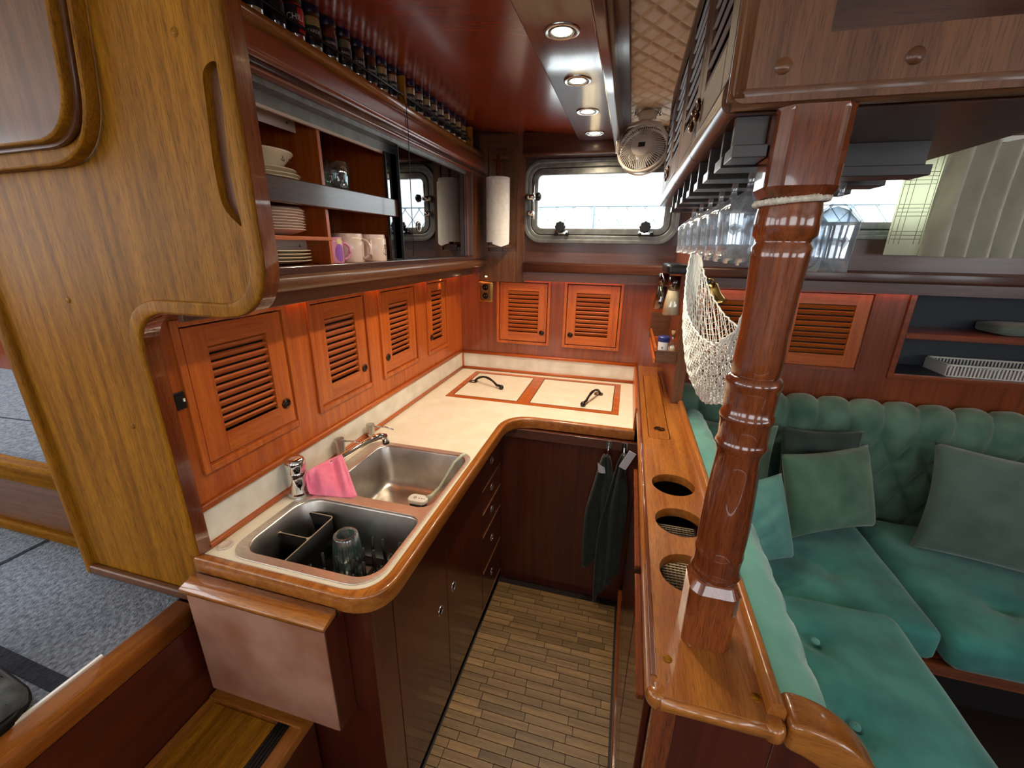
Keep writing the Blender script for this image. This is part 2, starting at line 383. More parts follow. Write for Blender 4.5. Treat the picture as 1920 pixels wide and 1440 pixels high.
# louvred door ------------------------------------------------------------------
def louvre_door(parent, axis, face, a0, a1, z0, z1, w, nsl, hinge, out, stile='locker', pull=None, pullside=1, name='door', slope=1, th=.016, railh=None, pullmat='bronze', rs=.55):
    """door lying in plane `axis`=face; extends along the other horizontal axis a0..a1; out = +-1 direction it faces"""
    f0, f1 = (face-th, face) if out > 0 else (face, face+th)
    def bx(mb, p0, p1, q0, q1, g0=f0, g1=f1):
        if axis == 'x': mb.box(g0, g1, p0, p1, q0, q1)
        else: mb.box(p0, p1, g0, g1, q0, q1)
        return mb
    h = 'y' if axis == 'x' else 'x'
    rh = railh or w
    o_ = [(a0, z0), (a1, z0), (a1, z1), (a0, z1)]; i_ = [(a0+w, z0+rh*1.05), (a1-w, z0+rh*1.05), (a1-w, z1-rh*.9), (a0+w, z1-rh*.9)]
    d = P(name, plate(o_, [i_], f0, f1, axis), stile+'_z', parent, bevel=.0010)
    gg = (f0, f1+.0004) if out > 0 else (f0-.0004, f1)
    P('rail', bx(MB(), a0+w+.0003, a1-w-.0003, z1-rh*.9, z1-.0006, *gg), stile+'_'+h, d)
    P('rail', bx(MB(), a0+w+.0003, a1-w-.0003, z0+.0006, z0+rh*1.05, *gg), stile+'_'+h, d)
    zb = z0+rh*1.05; zt = z1-rh*.9; st = (zt-zb)/nsl; me = None
    for i in range(nsl):
        z = zb+(i+.5)*st; depth = th*1.0; ang = R(34)*out*slope
        mb = MB()
        M = Matrix.Translation((0, 0, 0))
        if axis == 'x':
            c = Vector((face-out*th*rs, (a0+a1)/2, z)); Mx = Matrix.Translation(c) @ Matrix.Rotation(ang, 4, 'Y')
            mb.box(-.003, .003, -(a1-a0)/2+w+.0004, (a1-a0)/2-w-.0004, -st*.40, st*.40, Mx)
        else:
            c = Vector(((a0+a1)/2, face-out*th*rs, z)); Mx = Matrix.Translation(c) @ Matrix.Rotation(-ang, 4, 'X')
            mb.box(-(a1-a0)/2+w+.0004, (a1-a0)/2-w-.0004, -.003, .003, -st*.40, st*.40, Mx)
        P('slat', mb, ('slat' if stile == 'locker' else 'cabslat')+'_'+h, d, bevel=.0008)
    bx2 = MB()
    g = (f0-.004, f0-.002) if out > 0 else (f1+.002, f1+.004)
    if axis == 'x': bx2.box(g[0], g[1], a0-.012, a1+.012, z0-.012, z1+.012)
    else: bx2.box(a0-.012, a1+.012, g[0], g[1], z0-.012, z1+.012)
    P('shade_backing', bx2, 'dark', d)  # dark sheet stands for the unlit inside and stops light leaks
    if pull:
        pa, pz = pull
        c = (face+out*.001, pa, pz) if axis == 'x' else (pa, face+out*.001, pz)
        P('finger_pull', MB().torus(c, .0125, .0032, axis, 20, 8), pullmat, d)
        c2 = (face+out*.0012, pa, pz) if axis == 'x' else (pa, face+out*.0012, pz)
        if axis == 'x': P('pull_recess', MB().cyl((face-.004*out, pa, pz), (face+.0016*out, pa, pz), .0115, 16), 'black', d)
        else: P('pull_recess', MB().cyl((pa, face-.004*out, pz), (pa, face+.0016*out, pz), .0115, 16), 'black', d)
    return d
def frame_mb(axis, face, a0, a1, z0, z1, w, out, proud):
    g0, g1 = (face, face+proud) if out > 0 else (face-proud, face)
    mb = MB()
    for (p0, p1, q0, q1) in ((a0-w, a0-.0015, z0-w, z1+w), (a1+.0015, a1+w, z0-w, z1+w), (a0-.0015, a1+.0015, z0-w, z0-.0015), (a0-.0015, a1+.0015, z1+.0015, z1+w)):
        if axis == 'x': mb.box(g0, g1, p0, p1, q0, q1)
        else: mb.box(p0, p1, g0, g1, q0, q1)
    return mb
def ring_pull(parent, c, axis, r=.014, name='ring_pull', m_='chrome'):
    P(name, MB().torus(c, r, .0028, axis, 20, 8), m_, parent)
    cc = list(c); i = 'xyz'.index(axis); a = cc[:]; b = cc[:]; a[i] -= .0015; b[i] += .0005
    P('pull_recess', MB().cyl(a, b, r-.001, 16), 'black', parent)
# ================================================================== THE SETTING
# galley floor: teak planking with dark caulked joints
fl = S('floor', MB().box(-.50, .14, -.6, 1.68, -.03, -.004), 'caulk', 'galley floor of short pale wooden strips with dark joints')
rnd = random.Random(3); y = 1.6; row = 0
while y > .16:
    x = -.478; first = True
    while x < .085:
        w = rnd.choice([.11, .13, .15, .17]) if not first else rnd.uniform(.04, .14); first = False
        x1 = min(.088, x+w)
        if .088-x1 < .02: x1 = .088
        if x1-x > .008: P('plank', MB().box(x, x1-.0022, y-.0275, y, -.004+rnd.uniform(-.0006, .0004), .004), 'plankw', fl)
        x = x1
    y -= .0298; row += 1
# saloon floor and pilothouse decks
S('saloon_floor', MB().box(.14, 3.2, -1.8, 2.4, -.03, 0), 'floordark', 'dark saloon floor below the green sofa')
S('wall_floor_hull', MB().box(-3.4, 3.2, -1.9, 2.5, -.06, -.031), 'dark')
deck = T('raised_deck', 'raised deck with grey blue carpet and a wooden edge trim beside the step', None, (-2.2, -.3, .70), kind='structure')
P('deck_board', MB().box(-3.3, -.975, -1.8, .654, .66, .722), 'brown_y', deck)
P('carpet', MB().box(-3.3, -1.01, -1.8, .652, .722, .737), 'carpet', deck, label='grey blue looped carpet')
P('carpet_stripe', MB().prism([(-1.602, -.3), (-1.588, -.3), (-1.583, .65), (-1.597, .65)], .7365, .7385), 'carpetdark', deck, label='narrow dark carpet line')
P('carpet_stripe', MB().prism([(-1.01, .338), (-1.01, .368), (-1.75, .400), (-1.75, .372)], .7365, .7385), 'carpetdark', deck, label='dark carpet stripe running to the deck edge')
P('edge_trim', plate(rrect(-1.012, -.948, .690, .744, .014), [], -1.8, .575, 'y', 0), 'teak_y', deck, label='rounded golden wood edge trim')
P('metal_strip', MB().box(-1.0135, -1.0075, .24, .42, .7375, .7455), 'white', deck, label='pale carpet edging strip')
P('riser_panel', MB().box(-.975, -.955, -1.8, .60, .0, .69), 'maroon_y', deck, label='dark red wooden panel below the deck edge')
deck2 = T('upper_deck', 'higher carpeted deck seen left of the bulkhead', None, (-2.3, .95, .74), kind='structure')
P('carpet', MB().box(-3.3, -1.25, .66, 1.27, .90, .972), 'carpet', deck2)
P('carpet_seam', MB().prism([(-3.2, .80), (-3.2, .806), (-1.25, .93), (-1.25, .924)], .972, .9728), 'carpetdark', deck2)
P('edge_trim', plate(rrect(.640, .685, .925, .984, .012), [], -3.3, -1.25, 'x', 0), 'gold_x', deck2)
P('riser_panel', MB().box(-3.3, -1.25, .655, .67, .737, .93), 'brown_x', deck2)
P('base_trim', plate(rrect(.640, .664, .737, .772, .008), [], -3.3, -1.25, 'x', 0), 'gold_x', deck2)
S('wall_left', MB().box(-3.35, -1.1, 1.27, 1.30, .9, 2.3), 'red_z', 'dark wooden wall far beyond the upper deck')

# left hull-side panel with locker openings
DL = [(.680, .968), (1.084, 1.362), (1.474, 1.752), (1.886, 2.100)]
holes = [[(a, 1.075), (b, 1.075), (b, 1.409), (a, 1.409)] for a, b in DL]
S('wall_galley', plate([(.61, .80), (2.34, .80), (2.34, 1.50), (.61, 1.50)], holes, -.950, -.936, 'x'), 'locker_z', 'orange mahogany panel behind the counter, left side')
DF = [(-.699, -.4205), (-.313, -.031)]; DS = [(.315, .665), (.745, 1.100)]
niche = [(1.262, 1.037), (2.75, 1.037), (2.75, 1.414), (1.262, 1.414)]
holes = [[(a, 1.062), (b, 1.062), (b, 1.396), (a, 1.396)] for a, b in DF]+[[(a, 1.045), (b, 1.045), (b, 1.408), (a, 1.408)] for a, b in DS]+[niche]
S('wall_far', plate([(-.95, 0), (3.2, 0), (3.2, 1.47), (-.95, 1.47)], holes, 2.325, 2.339, 'y'), 'red_z', 'mahogany panel wall under the windows')
# upper hull wall with the two window openings
w1 = rrect(-.535, .185, 1.63, 1.975, .07); w2 = rrect(.56, 2.6, 1.66, 1.97, .06)
S('wall_far_upper', plate([(-1.3, 1.44), (3.2, 1.44), (3.2, 2.3), (-1.3, 2.3)], [w1, w2], 2.326, 2.35, 'y'), 'dark_x', 'dark mahogany wall around the windows')
tr = S('trim_1', MB().box(-.555, 3.2, 2.285, 2.300, 1.408, 1.456), 'dark_x', 'dark wooden ledge under the windows')
S('trim_2', plate(rrect(2.272, 2.326, 1.455, 1.505, .012), [], -.555, 3.2, 'x', 0), 'dark_x', 'rounded dark wooden shelf edge under the windows')
S('trim_3', plate(rrect(2.22, 2.326, 2.004, 2.11, .015), [], -.555, .10, 'x', 0), 'dark_x', 'dark mahogany beam above the galley window')
# golden boards left of the window
pil = T('trim_4', 'brown wooden board panel carrying the paper towel roll', None, (-.68, 2.31, 1.395), kind='structure')
for a, b in ((-.800, -.757), (-.755, -.680), (-.678, -.600), (-.598, -.556)):
    P('board', MB().box(a, b, 2.296 if a in (-.8, -.598) else 2.306, 2.325, 1.397, 2.12), 'brown_z', pil, bevel=.001)
P('board', MB().box(-.757, -.598, 2.292, 2.3055, 2.06, 2.12), 'brown_x', pil, bevel=.001)
P('board', MB().box(-.757, -.598, 2.292, 2.3055, 1.397, 1.56), 'brown_z', pil, bevel=.001)

# backsplash
sp = T('backsplash', 'white backsplash strip with orange wood trims around the counter', None, (-.4, 2.32, .872), kind='structure')
P('strip', MB().box(-.9355, -.930, .63, 2.325, .872, .985), 'splash', sp)
P('strip', MB().box(-.930, .085, 2.3195, 2.3245, .872, .975), 'splash', sp)
P('trim', plate(rrect(-.936, -.921, .872, .887, .004), [], .63, 2.323, 'y', 0), 'locker_y', sp)
P('trim', plate(rrect(-.936, -.924, .972, .990, .004), [], .63, 2.323, 'y', 0), 'locker_y', sp)
P('trim', plate(rrect(2.306, 2.3245, .872, .886, .004), [], -.921, .085, 'x', 0), 'locker_x', sp)
P('trim', plate(rrect(2.309, 2.3245, .968, .983, .004), [], -.924, .085, 'x', 0), 'locker_x', sp)
P('trim', MB().box(-.931, -.922, 2.312, 2.3195, .886, .969), 'locker_z', sp)
P('trim', MB().box(.078, .0875, 1.66, 2.3195, .872, .972), 'locker_y', sp, bevel=.001)

# bulkhead ----------------------------------------------------------
bh = T('bulkhead', 'golden wooden bulkhead with stepped rounded edge and a slotted handhold', None, (-.95, .61, .735), kind='structure')
outer = smooth_poly([(-1.318, .735, 0), (-.932, .735, 0), (-.932, 1.464, .09), (-.603, 1.464, .10), (-.597, 2.3, 0), (-1.318, 2.3, 0)], 10)
slot = smooth_poly([(-.618, 1.848, .02), (-.652, 1.838, .03), (-.664, 1.70, .05), (-.662, 1.640, .03), (-.628, 1.611, .006), (-.634, 1.70, 0)], 6)
P('panel', plate(outer, [slot], .600, .628, 'y', 0), 'gold_z', bh, angle=30)
P('handhold_back', MB().box(-.70, -.605, .6135, .6165, 1.58, 1.87), 'brown_z', bh, label='dark back of the handhold slot')
o2 = smooth_poly([(-.925, .875, 0), (-.925, 1.457, .09), (-.596, 1.457, .11), (-.590, 2.3, 0), (-.614, 2.3, 0), (-.622, 1.483, .085), (-.951, 1.483, .11), (-.951, .875, 0)], 10)
P('lipping', plate(o2, [], .5935, .6300, 'y', .0045, 3), 'gold_z', bh, angle=30, label='rounded laminated edge lipping')
o3 = smooth_poly([(-.9235, .875, 0), (-.9235, 1.4555, .09), (-.5945, 1.4555, .11), (-.5885, 2.3, 0), (-.5925, 2.3, 0), (-.5985, 1.4595, .11), (-.9275, 1.4595, .09), (-.9275, .875, 0)], 10)
P('edge_face', plate(o3, [], .6005, .6310, 'y', 0), 'post_z', bh, angle=30, label='edge of the bulkhead, its shade put into a darker brown')  # same wood as the lipping, side shade put into the colour
for px_, pz_ in ((-.690, 1.885), (-1.10, 1.470), (-1.02, 1.20)): P('wood_plug', MB().cyl((px_, .5992, pz_), (px_, .6003, pz_), .0065, 16), 'gold_x', bh)
P('edge_band', plate(rrect(-1.338, -1.312, .585, .635, .01), [], .735, 2.3, 'z'), 'gold_z', bh, angle=30)
P('base_trim', plate(rrect(.583, .600, .737, .762, .006), [], -1.312, -.965, 'x'), 'brown_x', bh, angle=30)
# framed cupboard door in the upper left of the bulkhead
do = smooth_poly([(-.795, 2.25, 0), (-.884, 1.713, .11), (-1.318, 1.700, 0), (-1.318, 2.25, 0)], 10)
di = smooth_poly([(-.842, 2.25, 0), (-.924, 1.748, .09), (-1.318, 1.738, 0), (-1.318, 2.25, 0)], 10)
dr = T('door_1', 'rounded framed wooden door at the top left of the bulkhead', None, (-1.1, .59, 1.71), kind='structure')
P('door_frame', plate(do, [di], .574, .598, 'y', .005), 'gold_z', dr, angle=30)
P('door_panel', plate(smooth_poly([(-.836, 2.25, 0), (-.918, 1.744, .09), (-1.318, 1.732, 0), (-1.318, 2.25, 0)], 8), [], .5885, .5975, 'y', 0), 'brown_z', dr)

# ceiling ------------------------------------------------------------
S('ceiling', MB().prism([(-.26, 2.083), (-1.25, 2.185), (-1.25, 2.23), (-.26, 2.13)], .62, 2.328, 'y'), 'ceil', 'glossy red mahogany ceiling over the galley')
st = T('ceiling_light_panel', 'long lowered brown ceiling board that carries four downlights', None, (-.2, 1.3, 2.055), kind='structure')
P('board', plate(rrect(-.283, -.118, 2.055, 2.12, .004), [], .35, 2.205, 'y'), 'strip', st)
S('ceiling_beam', plate(rrect(-.112, -.084, 1.998, 2.12, .006), [], .35, 2.192, 'y'), 'strip', 'narrow deep ceiling beam right of the downlights')
S('ceiling_beam', plate(rrect(-.088, -.052, 2.085, 2.125, .004), [], .35, 2.32, 'y'), 'dark_y', 'dark batten at the edge of the quilted headliner')
S('ceiling_slab', MB().box(-1.32, 3.2, .60, 2.4, 2.232, 2.30), 'dark')
def quilt(u, v):
    x = -.053+u*.20; y_ = .45+v*1.875
    a = x/.062+y_/.092; b = x/.062-y_/.092
    d = min(abs(a-round(a)), abs(b-round(b)))
    h = 1-math.exp(-(d/.055)**1.3)
    return (x, y_, 2.112-.009*h)
S('headliner', MB().grid(quilt, 44, 560), 'quilt', 'cream quilted headliner with diamond stitching')

S('leak_shield', MB().box(-1.3, 3.2, 2.60, 2.62, -.05, 1.45), 'dark')  # these unseen dark boxes are added to stop daylight leaking round the doors
S('leak_shield', MB().box(-1.32, -1.30, .66, 2.62, -.05, 2.24), 'dark')
S('leak_shield', MB().box(-1.3, 3.2, 2.352, 2.62, 1.43, 1.45), 'dark')
S('leak_shield', MB().box(-1.3, -1.10, .632, .64, .3, 2.24), 'dark')
# pilothouse shell behind the camera ---------------------------------------
S('ceiling_pilothouse', MB().box(-3.4, 3.2, -1.9, .60, 2.26, 2.30), 'quilt', 'pilothouse ceiling behind the viewer')
S('wall_back', plate([(-3.4, 0), (3.2, 0), (3.2, 2.26), (-3.4, 2.26)], [rrect(-3.1, -2.1, 1.3, 2.0, .06), rrect(-1.7, -.7, 1.3, 2.0, .06), rrect(-.1, .9, 1.3, 2.0, .06), rrect(1.6, 2.6, 1.3, 2.0, .06)], -1.9, -1.87, 'y'), 'brown_x', 'pilothouse back wall with windows')
S('wall_outer_left', plate([(-1.9, 0), (1.3, 0), (1.3, 2.26), (-1.9, 2.26)], [rrect(-1.7, -.5, 1.3, 2.1, .06), rrect(-.3, 1.0, 1.3, 2.1, .06)], -3.4, -3.37, 'x'), 'brown_y', 'pilothouse side wall with windows')
S('wall_right', plate([(-1.9, 0), (2.4, 0), (2.4, 2.26), (-1.9, 2.26)], [rrect(-1.6, .2, 1.35, 1.95, .06)], 3.17, 3.2, 'x'), 'dark_y', 'saloon side wall')
S('ceiling_saloon', MB().box(.47, 3.2, .60, 2.35, 2.13, 2.16), 'quilt', 'saloon ceiling')

# windows -------------------------------------------------------------
def ring_plate(name, x0, x1, z0, z1, r, w, y0, y1, m_, parent, bev=.003, label=None):
    return P(name, plate(rrect(x0, x1, z0, z1, r, 10), [rrect(x0+w, x1-w, z0+w, z1-w, max(.01, r-w), 10)], y0, y1, 'y', bev), m_, parent, angle=30, label=label)
def window(idx, x0, x1, z0, z1, lab):
    w = T('window_%d' % idx, lab, None, ((x0+x1)/2, 2.32, z0), kind='structure')
    ring_plate('outer_frame', x0, x1, z0, z1, .095, .020, 2.300, 2.328, 'alu', w)
    ring_plate('middle_frame', x0+.017, x1-.017, z0+.017, z1-.017, .08, .022, 2.306, 2.334, 'alu', w)
    ring_plate('gasket', x0+.037, x1-.037, z0+.037, z1-.037, .06, .008, 2.31, 2.338, 'gasket', w, .001)
    ring_plate('sash', x0+.043, x1-.043, z0+.043, z1-.043, .055, .030, 2.304, 2.336, 'alu', w)
    P('pane', MB().box(x0+.06, x1-.06, 2.322, 2.326, z0+.06, z1-.06), 'pane', w)
    return w
w1o = window(1, -.563, .212, 1.605, 2.002, 'galley window in a rounded aluminium frame above the counter')
def star_knob(c, par, axis='y', d=-1):
    mb = MB(); pts = []
    for i in range(32):
        a = 2*math.pi*i/32; r_ = .0265+.0028*math.cos(a*8); pts.append((c[0]+r_*math.cos(a), c[2]+r_*math.sin(a)))
    P('knob', mb.prism(pts, c[1]-.018, c[1], 'y'), 'black', par, bevel=.004)
for kx in (-.362, .055):
    kn = P('knob_base', MB().box(kx-.03, kx+.036, 2.296, 2.304, 1.650, 1.668).cyl((kx, 2.27, 1.680), (kx, 2.304, 1.680), .009), 'chrome', w1o, bevel=.001)
    star_knob((kx, 2.280, 1.684), w1o)
    P('hinge_foot', MB().cyl((kx-.022, 2.284, 1.650), (kx-.022, 2.304, 1.650), .009).cyl((kx+.034, 2.284, 1.650), (kx+.034, 2.304, 1.650), .009), 'black', w1o)
P('stay_rod', MB().tube([(-.507, 2.285, 1.90), (-.509, 2.28, 1.82), (-.505, 2.285, 1.72)], .0045), 'chrome', w1o)
P('stay_bracket', MB().cyl((-.545, 2.290, 1.825), (-.500, 2.270, 1.825), .020, 14, .010).cyl((-.535, 2.29, 1.748), (-.505, 2.272, 1.748), .017, 14, .010), 'chrome', w1o)
P('stay_knob', MB().lathe([(.006, -.018), (.018, -.012), (.021, .004), (.010, .014)], (-.478, 2.266, 1.826), 14, 'x'), 'black', w1o)
w2o = window(2, .54, 2.62, 1.638, 1.992, 'saloon window behind the curtain')
# outside: guard-rail netting
rail = T('guard_rail', 'safety netting and rail outside the galley window', 'railing', (-.2, 2.9, 1.5))
P('top_wire', MB().cyl((-2.5, 2.9, 1.83), (3.5, 2.9, 1.83), .004), 'paleblue', rail)
P('post', MB().cyl((-.25, 2.9, 1.3), (-.25, 2.9, 1.83), .006), 'paleblue', rail)
P('post', MB().cyl((1.15, 2.9, 1.3), (1.15, 2.9, 1.83), .006), 'paleblue', rail)
nm = MB()
for i in range(-18, 26):
    a = i*.11
    nm.cyl((a-.6, 2.9, 1.42), (a-.6+.34, 2.9, 1.83), .0026, 5); nm.cyl((a-.6, 2.9, 1.42), (a-.6-.34, 2.9, 1.83), .0026, 5)
P('netting', nm, 'paleblue', rail, kind='stuff')

# ================================================================== LOCKERS
names = ['leftmost and largest louvered locker door, beside the bulkhead and black switch', 'louvered locker door above the faucet, second from the bulkhead', 'louvered locker door third from the bulkhead on the left wall', 'narrow louvered locker door lit by a small spot, next to the far corner']
for i, (a, b) in enumerate(DL):
    t = T('louvered_locker', names[i], 'locker', (-.94, (a+b)/2, 1.06), 'louvered lockers along the counter')
    P('frame', frame_mb('x', -.9365, a, b, 1.075, 1.409, .018, 1, .008), 'locker_z', t, bevel=.0015)
    w = .056 if i < 3 else .042
    ps = (b-.030) if i < 2 else (a+.026)
    louvre_door(t, 'x', -.934, a+.0035, b-.0035, 1.0785, 1.4055, w, [11, 10, 10, 10][i], 0, 1, pull=(ps, 1.140))
names = ['left louvered locker door of the pair under the galley window', 'right louvered locker door of the pair under the galley window']
for i, (a, b) in enumerate(DF):
    t = T('louvered_locker', names[i], 'locker', ((a+b)/2, 2.32, 1.05), 'louvered lockers on the far wall')
    P('frame', frame_mb('y', 2.3245, a, b, 1.062, 1.396, .016, -1, .007), 'locker_z', t, bevel=.0015)
    louvre_door(t, 'y', 2.3225, a+.0035, b-.0035, 1.0655, 1.3925, .048, 10, 0, -1, pull=((b-.028) if i == 0 else (a+.028), 1.118))
names = ['wide louvered door on the saloon wall, behind the net and bell', 'wide louvered door on the saloon wall, right of the turned post']
for i, (a, b) in enumerate(DS):
    t = T('louvered_locker', names[i], 'locker', ((a+b)/2, 2.32, 1.04), 'louvered lockers on the saloon wall')
    P('frame', frame_mb('y', 2.3245, a, b, 1.045, 1.400, .014, -1, .006), 'red_z', t, bevel=.0015)
    louvre_door(t, 'y', 2.3225, a+.0035, b-.0035, 1.0485, 1.398, .056, 9, 0, -1, stile='red' if 0 else 'locker')
# saloon open shelf
nb = T('saloon_shelf', 'dark open wall shelf with one board above the sofa', 'shelf', (2.0, 2.4, 1.02))
P('frame', frame_mb('y', 2.3245, 1.262, 2.75, 1.037, 1.414, .024, -1, .010), 'red_x', nb, bevel=.002)
P('back', MB().box(1.25, 2.76, 2.56, 2.57, 1.02, 1.43), 'shelfdark', nb)
P('side', MB().box(1.25, 1.261, 2.341, 2.56, 1.02, 1.43), 'shelfdark', nb)
P('bottom', MB().box(1.25, 2.76, 2.341, 2.56, 1.02, 1.036), 'shelfdark', nb)
P('top', MB().box(1.25, 2.76, 2.341, 2.56, 1.415, 1.43), 'shelfdark', nb)
P('shelf_board', MB().box(1.2625, 2.75, 2.318, 2.56, 1.207, 1.234), 'red_x', nb, bevel=.003)
bk = T('basket', 'white perforated tray on the lower saloon shelf', 'tray', (1.75, 2.44, 1.036))
P('rim', plate(rrect(1.48, 2.05, 2.35, 2.53, .03), [rrect(1.488, 2.042, 2.358, 2.522, .025)], 1.0865, 1.0945, 'z'), 'white', bk)
bw = MB()
for i in range(40):
    x = 1.49+i*.014; bw.box(x, x+.006, 2.352, 2.356, 1.040, 1.087); bw.box(x, x+.006, 2.524, 2.528, 1.040, 1.087)
bw.box(1.484, 2.046, 2.352, 2.528, 1.0365, 1.041); bw.box(1.482, 1.486, 2.36, 2.52, 1.041, 1.087)
P('side_bars', bw, 'white', bk)
P('bundle', MB().rbox((1.80, 2.45, 1.20+.06), (.34, .16, .05), .02, 4), 'greygreen', None, label='flat folded cloth on the upper saloon shelf', cat='cloth')
P('glass_jar', MB().lathe([(.03, 0), (.04, .01), (.04, .06), (.03, .075)], (1.93, 2.44, 1.0425), 16), 'bottle', None, label='small glass jar in the white tray', cat='jar')

# ================================================================== COUNTER
ct = T('countertop', 'L-shaped cream countertop with a rounded golden wooden edge', 'countertop', (-.5, 1.5, .825))
sinkhole = rrect(-.868, -.484, .640, 1.262, .05)
hf = [(-.826, 1.815), (.016, 1.815), (.016, 2.268), (-.826, 2.268)]
outl = smooth_poly([(-.936, .592, 0), (-.436, .588, .10), (-.444, 1.655, .13), (.0865, 1.655, 0), (.0865, 2.322, 0), (-.936, 2.322, 0)], 12)
inl = smooth_poly([(-.934, .613, 0), (-.466, .611, .085), (-.473, 1.681, .15), (.0860, 1.681, 0), (.0860, 2.320, 0), (-.934, 2.320, 0)], 12)
P('worktop', plate(inl, [sinkhole], .848, .8705, 'z'), 'laminate', ct)
band = smooth_poly([(-.936, .592, 0), (-.436, .588, .10), (-.444, 1.655, .13), (.0865, 1.655, 0), (.0865, 1.681, 0), (-.473, 1.681, .15), (-.466, .611, .085), (-.936, .613, 0)], 12)
P('edging', plate(band, [], .826, .8735, 'z', .007, 3), 'teak_y', ct, angle=30, label='rounded golden wood edging')
# hatches in the worktop
def hatch(x0, x1, y0, y1, lab, h):
    t = T('icebox_hatch', lab, 'hatch', ((x0+x1)/2, (y0+y1)/2, .870), 'wood-framed hatches in the countertop')
    w = .030
    P('frame', plate([(x0, y0), (x1, y0), (x1, y1), (x0, y1)], [[(x0+w, y0+w), (x1-w, y0+w), (x1-w, y1-w), (x0+w, y1-w)]], .8706, .8728, 'z'), 'locker_x', t)
    P('lid', MB().box(x0+w+.0015, x1-w-.0015, y0+w+.0015, y1-w-.0015, .8706, .8722), 'laminate', t)
    P('inner_line', plate([(x0+w-.001, y0+w-.001), (x1-w+.001, y0+w-.001), (x1-w+.001, y1-w+.001), (x0+w-.001, y1-w+.001)], [[(x0+w+.0025, y0+w+.0025), (x1-w-.0025, y0+w+.0025), (x1-w-.0025, y1-w-.0025), (x0+w+.0025, y1-w-.0025)]], .8706, .8731, 'z'), 'caulk', t)
    (hx, hy), (kx, ky) = h
    a = Vector((hx, hy, .878)); b = Vector((kx, ky, .880)); pts = []; rs = []
    for i in range(13):
        u = i/12; p = a.lerp(b, u); p.z += .034*math.sin(math.pi*min(1, u*1.15))**.8 if u < .87 else .008; pts.append(p); rs.append(.0052+.002*math.sin(u*9)**2)
    hd = P('handle', MB().tube(pts, .006, 10, rs=rs), 'black', t, label='black wrought handle')
    P('handle_end', MB().lathe([(.004, -.006), (.012, 0), (.013, .006), (.007, .016)], (kx, ky, .8785), 14), 'black', hd)
    P('latch_plate', plate(rrect(hx-.028, hx+.016, hy-.034, hy+.012, .012), [circ(hx-.008, hy-.012, .009, 12)], .8723, .8742, 'z'), 'oldbrass', t, label='metal latch plate')
hatch(-.826, -.4345, 1.815, 2.268, 'left wood-framed countertop hatch near the far corner', ((-.765, 2.085), (-.588, 1.995)))
hatch(-.4335, .016, 1.815, 2.268, 'right wood-framed countertop hatch beside the divider', ((-.085, 2.085), (-.150, 1.875)))
# sink --------------------------------------------------------------
sk = T('sink', 'double stainless steel sink set in the counter', 'sink', (-.67, .94, .70))
def shift(poly, dx=0, dy=0): return [(a+dx, b+dy) for a, b in poly]
B1 = rrect(-.860, -.486, .645, .886, [.035, .06, .055, .055], 8); B2 = rrect(-.834, -.486, .926, 1.254, [.05, .04, .035, .04], 8)
P('rim', plate(rrect(-.880, -.473, .622, 1.272, [.05, .05, .06, .07], 8), [B1, B2], .8706, .8738, 'z', .001), 'steel', sk, angle=30)
def bowl(name, x0, x1, y0, y1, rr, zt, zb, lab):
    loops = []
    for (ins, z) in ((0, zt), (.002, zt-.008), (.010, zt-.05), (.016, zb+.03), (.022, zb+.012), (.034, zb+.003), (.052, zb)):
        loops.append([(a, b, z) for a, b in rrect(x0+ins, x1-ins, y0+ins, y1-ins, [q+.25*ins for q in rr], 8)])
    n = len(loops[0]); vs = [p for l in loops for p in l]; fs = []
    for j in range(len(loops)-1):
        for i in range(n): k = (i+1) % n; fs.append((j*n+i, (j+1)*n+i, (j+1)*n+k, j*n+k))
    fs.append(tuple((len(loops)-1)*n+i for i in range(n)))
    mb = MB(); mb._add(vs, fs, True); o = P(name, mb, 'steelin', sk, label=lab)
    s = o.modifiers.new('sol', 'SOLIDIFY'); s.thickness = .0012; s.offset = 0
    return o
b1 = bowl('bowl', -.861, -.485, .644, .887, [.035, .06, .055, .055], .8712, .715, 'near bowl holding the dish rack')
b2 = bowl('bowl', -.835, -.485, .925, 1.255, [.05, .04, .035, .04], .8712, .715, 'far empty bowl')
P('drain', MB().lathe([(.034, 0), (.034, .002), (.028, .003), (.012, .001)], (-.66, 1.09, .7165), 24), 'chrome', b2)
# dish rack
rk = T('dish_rack', 'black plastic dish rack with pegs in the near sink bowl', 'dish rack', (-.66, .76, .716))
P('tray', plate(rrect(-.78, -.508, .675, .858, .03), [rrect(-.70+i*.047, -.70+i*.047+.037, .69+j*.052, .69+j*.052+.042, .006, 2) for i in range(4) for j in range(3)], .719, .727, 'z'), 'black', rk)
for (x, y) in [(-.70+i*.042, .695+j*.045) for j in range(4) for i in range(5) if not (i < 2 and j > 1)]:
    lx = .006*math.sin(x*90); P('peg', MB().cyl((x, y, .727), (x+lx, y, .822), .0048, 8, .004), 'black', rk)
cb = P('cutlery_box', plate(rrect(-.857, -.757, .668, .862, .012), [rrect(-.853, -.761, .672, .760, .01), rrect(-.853, -.761, .765, .858, .01)], .735, .836, 'z'), 'blackmatte', rk, label='two-compartment cutlery box')
P('box_floor', MB().box(-.855, -.759, .670, .860, .735, .738), 'black', cb)
P('box_rim', plate(rrect(-.8585, -.7555, .6665, .8635, .012), [rrect(-.856, -.758, .669, .7615, .011), rrect(-.856, -.758, .7635, .861, .011)], .8362, .8378, 'z'), 'mesh', cb, label='thin pale rim')  # pale ring along the top edge of the black box
